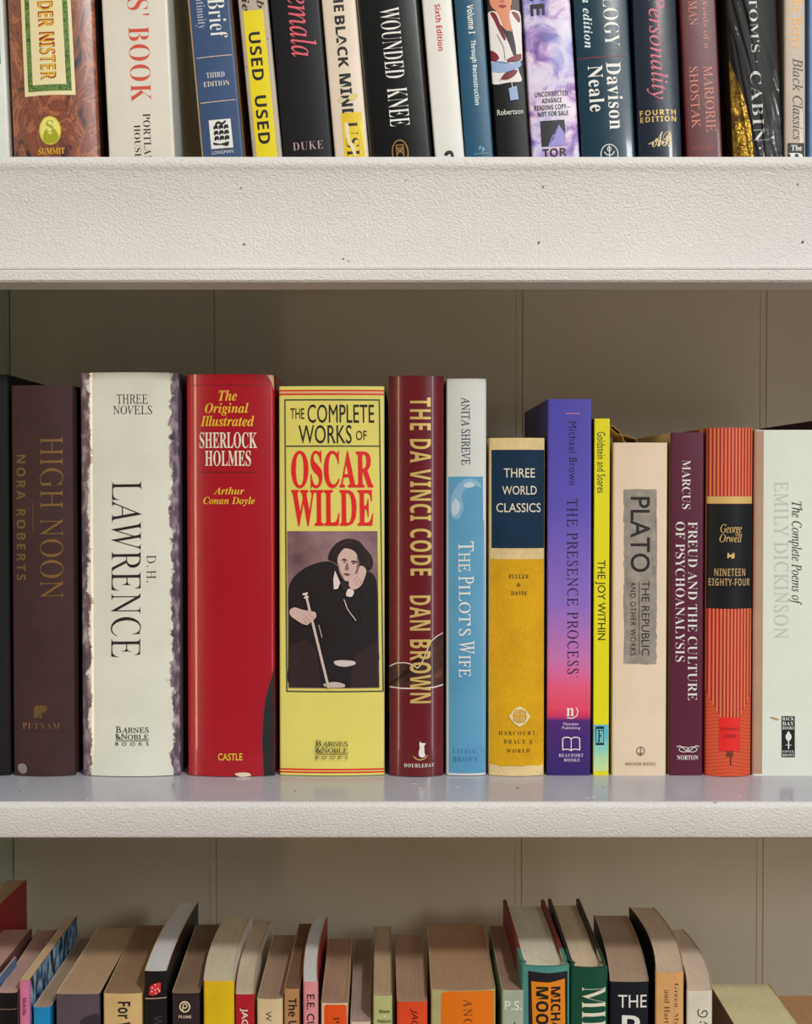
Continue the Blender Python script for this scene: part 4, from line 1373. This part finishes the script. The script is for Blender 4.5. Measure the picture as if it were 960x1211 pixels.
b = L(pb, 'thin tan brown paperback with bold black lettering', 335.6, 354, 1169, 353, 370, 1091, (180, 138, 92), (104, 76, 50), ops=[('t', 'The Un', 'bold', 341, 1180, 351.5, 1222, BLACK, 'd')])
b.build()
b = L(pb, 'pale pink paperback with black capitals and a rosy red side', 358.4, 376.4, 1161, 369.5, 389.6, 1083.5, (222, 150, 154), (196, 188, 168), right=cover((164, 50, 56)), curl=-.0025, edge=cover((196, 110, 110)),
      ops=[('t', 'E.E. CUM', 'med', 362.6, 1175.5, 372, 1226, BLACK, 'd')])
b.build()
b = L(pb, 'cream-edged paperback with an orange rounded title block showing one dark letter', 379.4, 411, 1186, 388, 416.5, 1108.5, (222, 206, 170), (140, 108, 80), edge=cover((206, 190, 160)),
      ops=[('p', [(383, 1216), (383, 1190), (385, 1187.6), (408, 1187.6), (410, 1190), (410.4, 1216)], ink((244, 96, 20))), ('t', 'P', 'serif', 393.8, 1202, 401.4, 1209.5, ink((90, 40, 20)), 'd')])
b.build()
b = L(pb, 'low pale paperback sunk between the orange title block and the pale green spine', 414, 438.4, 1208, 418, 440.5, 1109, (206, 190, 170), (134, 116, 108))
b.build()
b = L(pb, 'slim pale green paperback with a strip of orange along its edge', 441, 464, 1177, 441.5, 463.5, 1094.5, (184, 186, 128), (150, 126, 92), left=cover((196, 96, 40)), edge=cover((150, 140, 100)),
      ops=[('t', 'Bloom', 'serifb', 448, 1193, 461, 1197.6, BLACK), ('e', 455, 1201, .9, 1.1, WHITE), ('t', 'Philbrick', 'serifb', 446, 1205, 463, 1209, BLACK)])
b.build()
b = L(pb, 'orange-red paperback with an uneven black hand lettered title', 469, 505.4, 1184, 463.4, 501, 1104.5, (232, 84, 36), (140, 108, 84), edge=cover((206, 160, 140)), left=cover((160, 50, 40)),
      ops=[('t', 'JACK', 'sansi', 485, 1192, 494, 1222, BLACK, 'd')])
b.build()
b = L(pb, 'thick pale green paperback with a large bright orange title panel', 509.4, 586, 1169.5, 501.4, 575.6, 1092, (178, 172, 122), (142, 108, 70), edge=cover((196, 184, 150)), bulge=.0028,
      ops=[('p', [(521, 1216), (521.6, 1173), (530, 1170.4), (555, 1169.8), (580, 1170.4), (584.4, 1172), (584.4, 1216)], ink((250, 138, 10))), ('t', 'ANGELA', 'thin', 547.6, 1179, 558, 1245, ink((96, 60, 20)), 'd', 1.25)])
b.build()
b = L(pb, 'grey green paperback with pale initials beside the orange title panel', 593.4, 621.4, 1170.5, 576.6, 604, 1093.6, (168, 176, 160), (128, 100, 76), edge=cover((190, 180, 160)),
      ops=[('t', 'P.S.', 'med', 596.5, 1183, 617, 1194, ink((226, 230, 218))), ('t', 'T', 'bold', 602, 1208, 609, 1216, BLACK, 'd')])
b.build()
teal, redb = cover((86, 146, 138), .4), cover((128, 40, 48), .5)
org = ink((244, 154, 30))
b = L(hb, 'hardback with pale teal spine, red boards and an orange panel of black capitals', 616.6, 673.6, 1141.5, 598.5, 639.5, 1063.5, teal, (176, 162, 140), kind='H', bulge=.0026, mats=dict(board=redb), over=.0035, wrap=.028,
      ops=[('p', [(624.6, 1216), (623.8, 1147), (648, 1149), (671, 1147.5), (671, 1216)], ink((28, 22, 28))), ('p', [(629.5, 1216), (627.6, 1159), (648, 1160), (667.6, 1156.4), (668.4, 1216)], org),
           ('t', 'MOORE', 'heavy', 633, 1165, 648, 1232, ink((30, 24, 22)), 'd'), ('t', 'MICHAEL', 'heavy', 650.6, 1165, 662.4, 1234, ink((30, 24, 22)), 'd')])
b.build()
b = L(hb, 'dark green hardback with black boards and large white slanting capitals', 674.6, 718.6, 1143, 648.5, 684, 1062.5, (14, 82, 62), (170, 150, 122), kind='H', bulge=.0026, rough=.3, mats=dict(board=cover((26, 26, 28), .4)), over=.0035, wrap=.03,
      ops=[('t', 'MIDDLE', 'serif', 687.6, 1165, 715.6, 1286, ink((236, 228, 206)), 'd')])
b.build()
b = L(pb, 'black paperback with large white capitals set across its spine', 721, 767, 1160.5, 705, 738, 1081.5, (28, 30, 40), (146, 122, 98), edge=cover((190, 180, 170)), curl=.002,
      ops=[('t', 'THE', 'sans', 730.4, 1176, 764.6, 1191, WHITE), ('t', 'R', 'med', 735, 1200, 764, 1228, WHITE)])
b.build()
b = L(pb, 'light tan paperback with small brown lettering, black along one side', 774.6, 808.2, 1149, 740.2, 775.6, 1072, (214, 166, 112), (168, 148, 122), left=cover((26, 22, 22), .5), edge=cover((196, 160, 116)), curl=.005,
      ops=[('t', 'Green, Myers', 'serif', 795.6, 1162.5, 802.4, 1226, ink((90, 66, 44)), 'd', 1.05), ('t', 'and Hartford', 'serif', 785, 1170, 791.5, 1228, ink((90, 66, 44)), 'd', 1.05)])
b.build()
b = L(pb, 'white-spined paperback with a black handwritten mark', 811.8, 842, 1171.5, 781, 807, 1098, (216, 210, 192), (170, 152, 134), left=cover((150, 120, 96)), edge=cover((206, 200, 186)), curl=.005,
      ops=[('l', [(826, 1192.6), (824.4, 1196), (825.6, 1200), (829.4, 1202.4), (834.4, 1201.6), (836.4, 1198), (834.6, 1194.6), (831, 1195), (829.4, 1198.4)], 1.2, BLACK), ('e', 828, 1208, 1, 1, BLACK), ('l', [(832, 1208), (837, 1211)], 1.1, BLACK)])
b.build()
for nm, lab, Xa, Xb, h, dep, sp, pg in ((pb, 'short thick paperback showing only its yellowish page tops', .2055, .2460, .340, .112, (110, 76, 50), (190, 160, 108)),
                                        (pb, 'short mustard brown paperback at the end of the row', .2475, .2850, .347, .110, (150, 104, 40), (150, 108, 50))):
    p0 = 480 + Xa * F / SP
    p1 = 480 + Xb * F / SP
    yf = 570 + h * F / SP
    b = Book(nm, lab, LOWG, p0, p1, yf, yf + 60, ZL, d=dep, kind='P', bulge=.001, page=pg, mats=dict(spine=cover(sp), edge=cover(pg)), skew=.0)
    b.build()
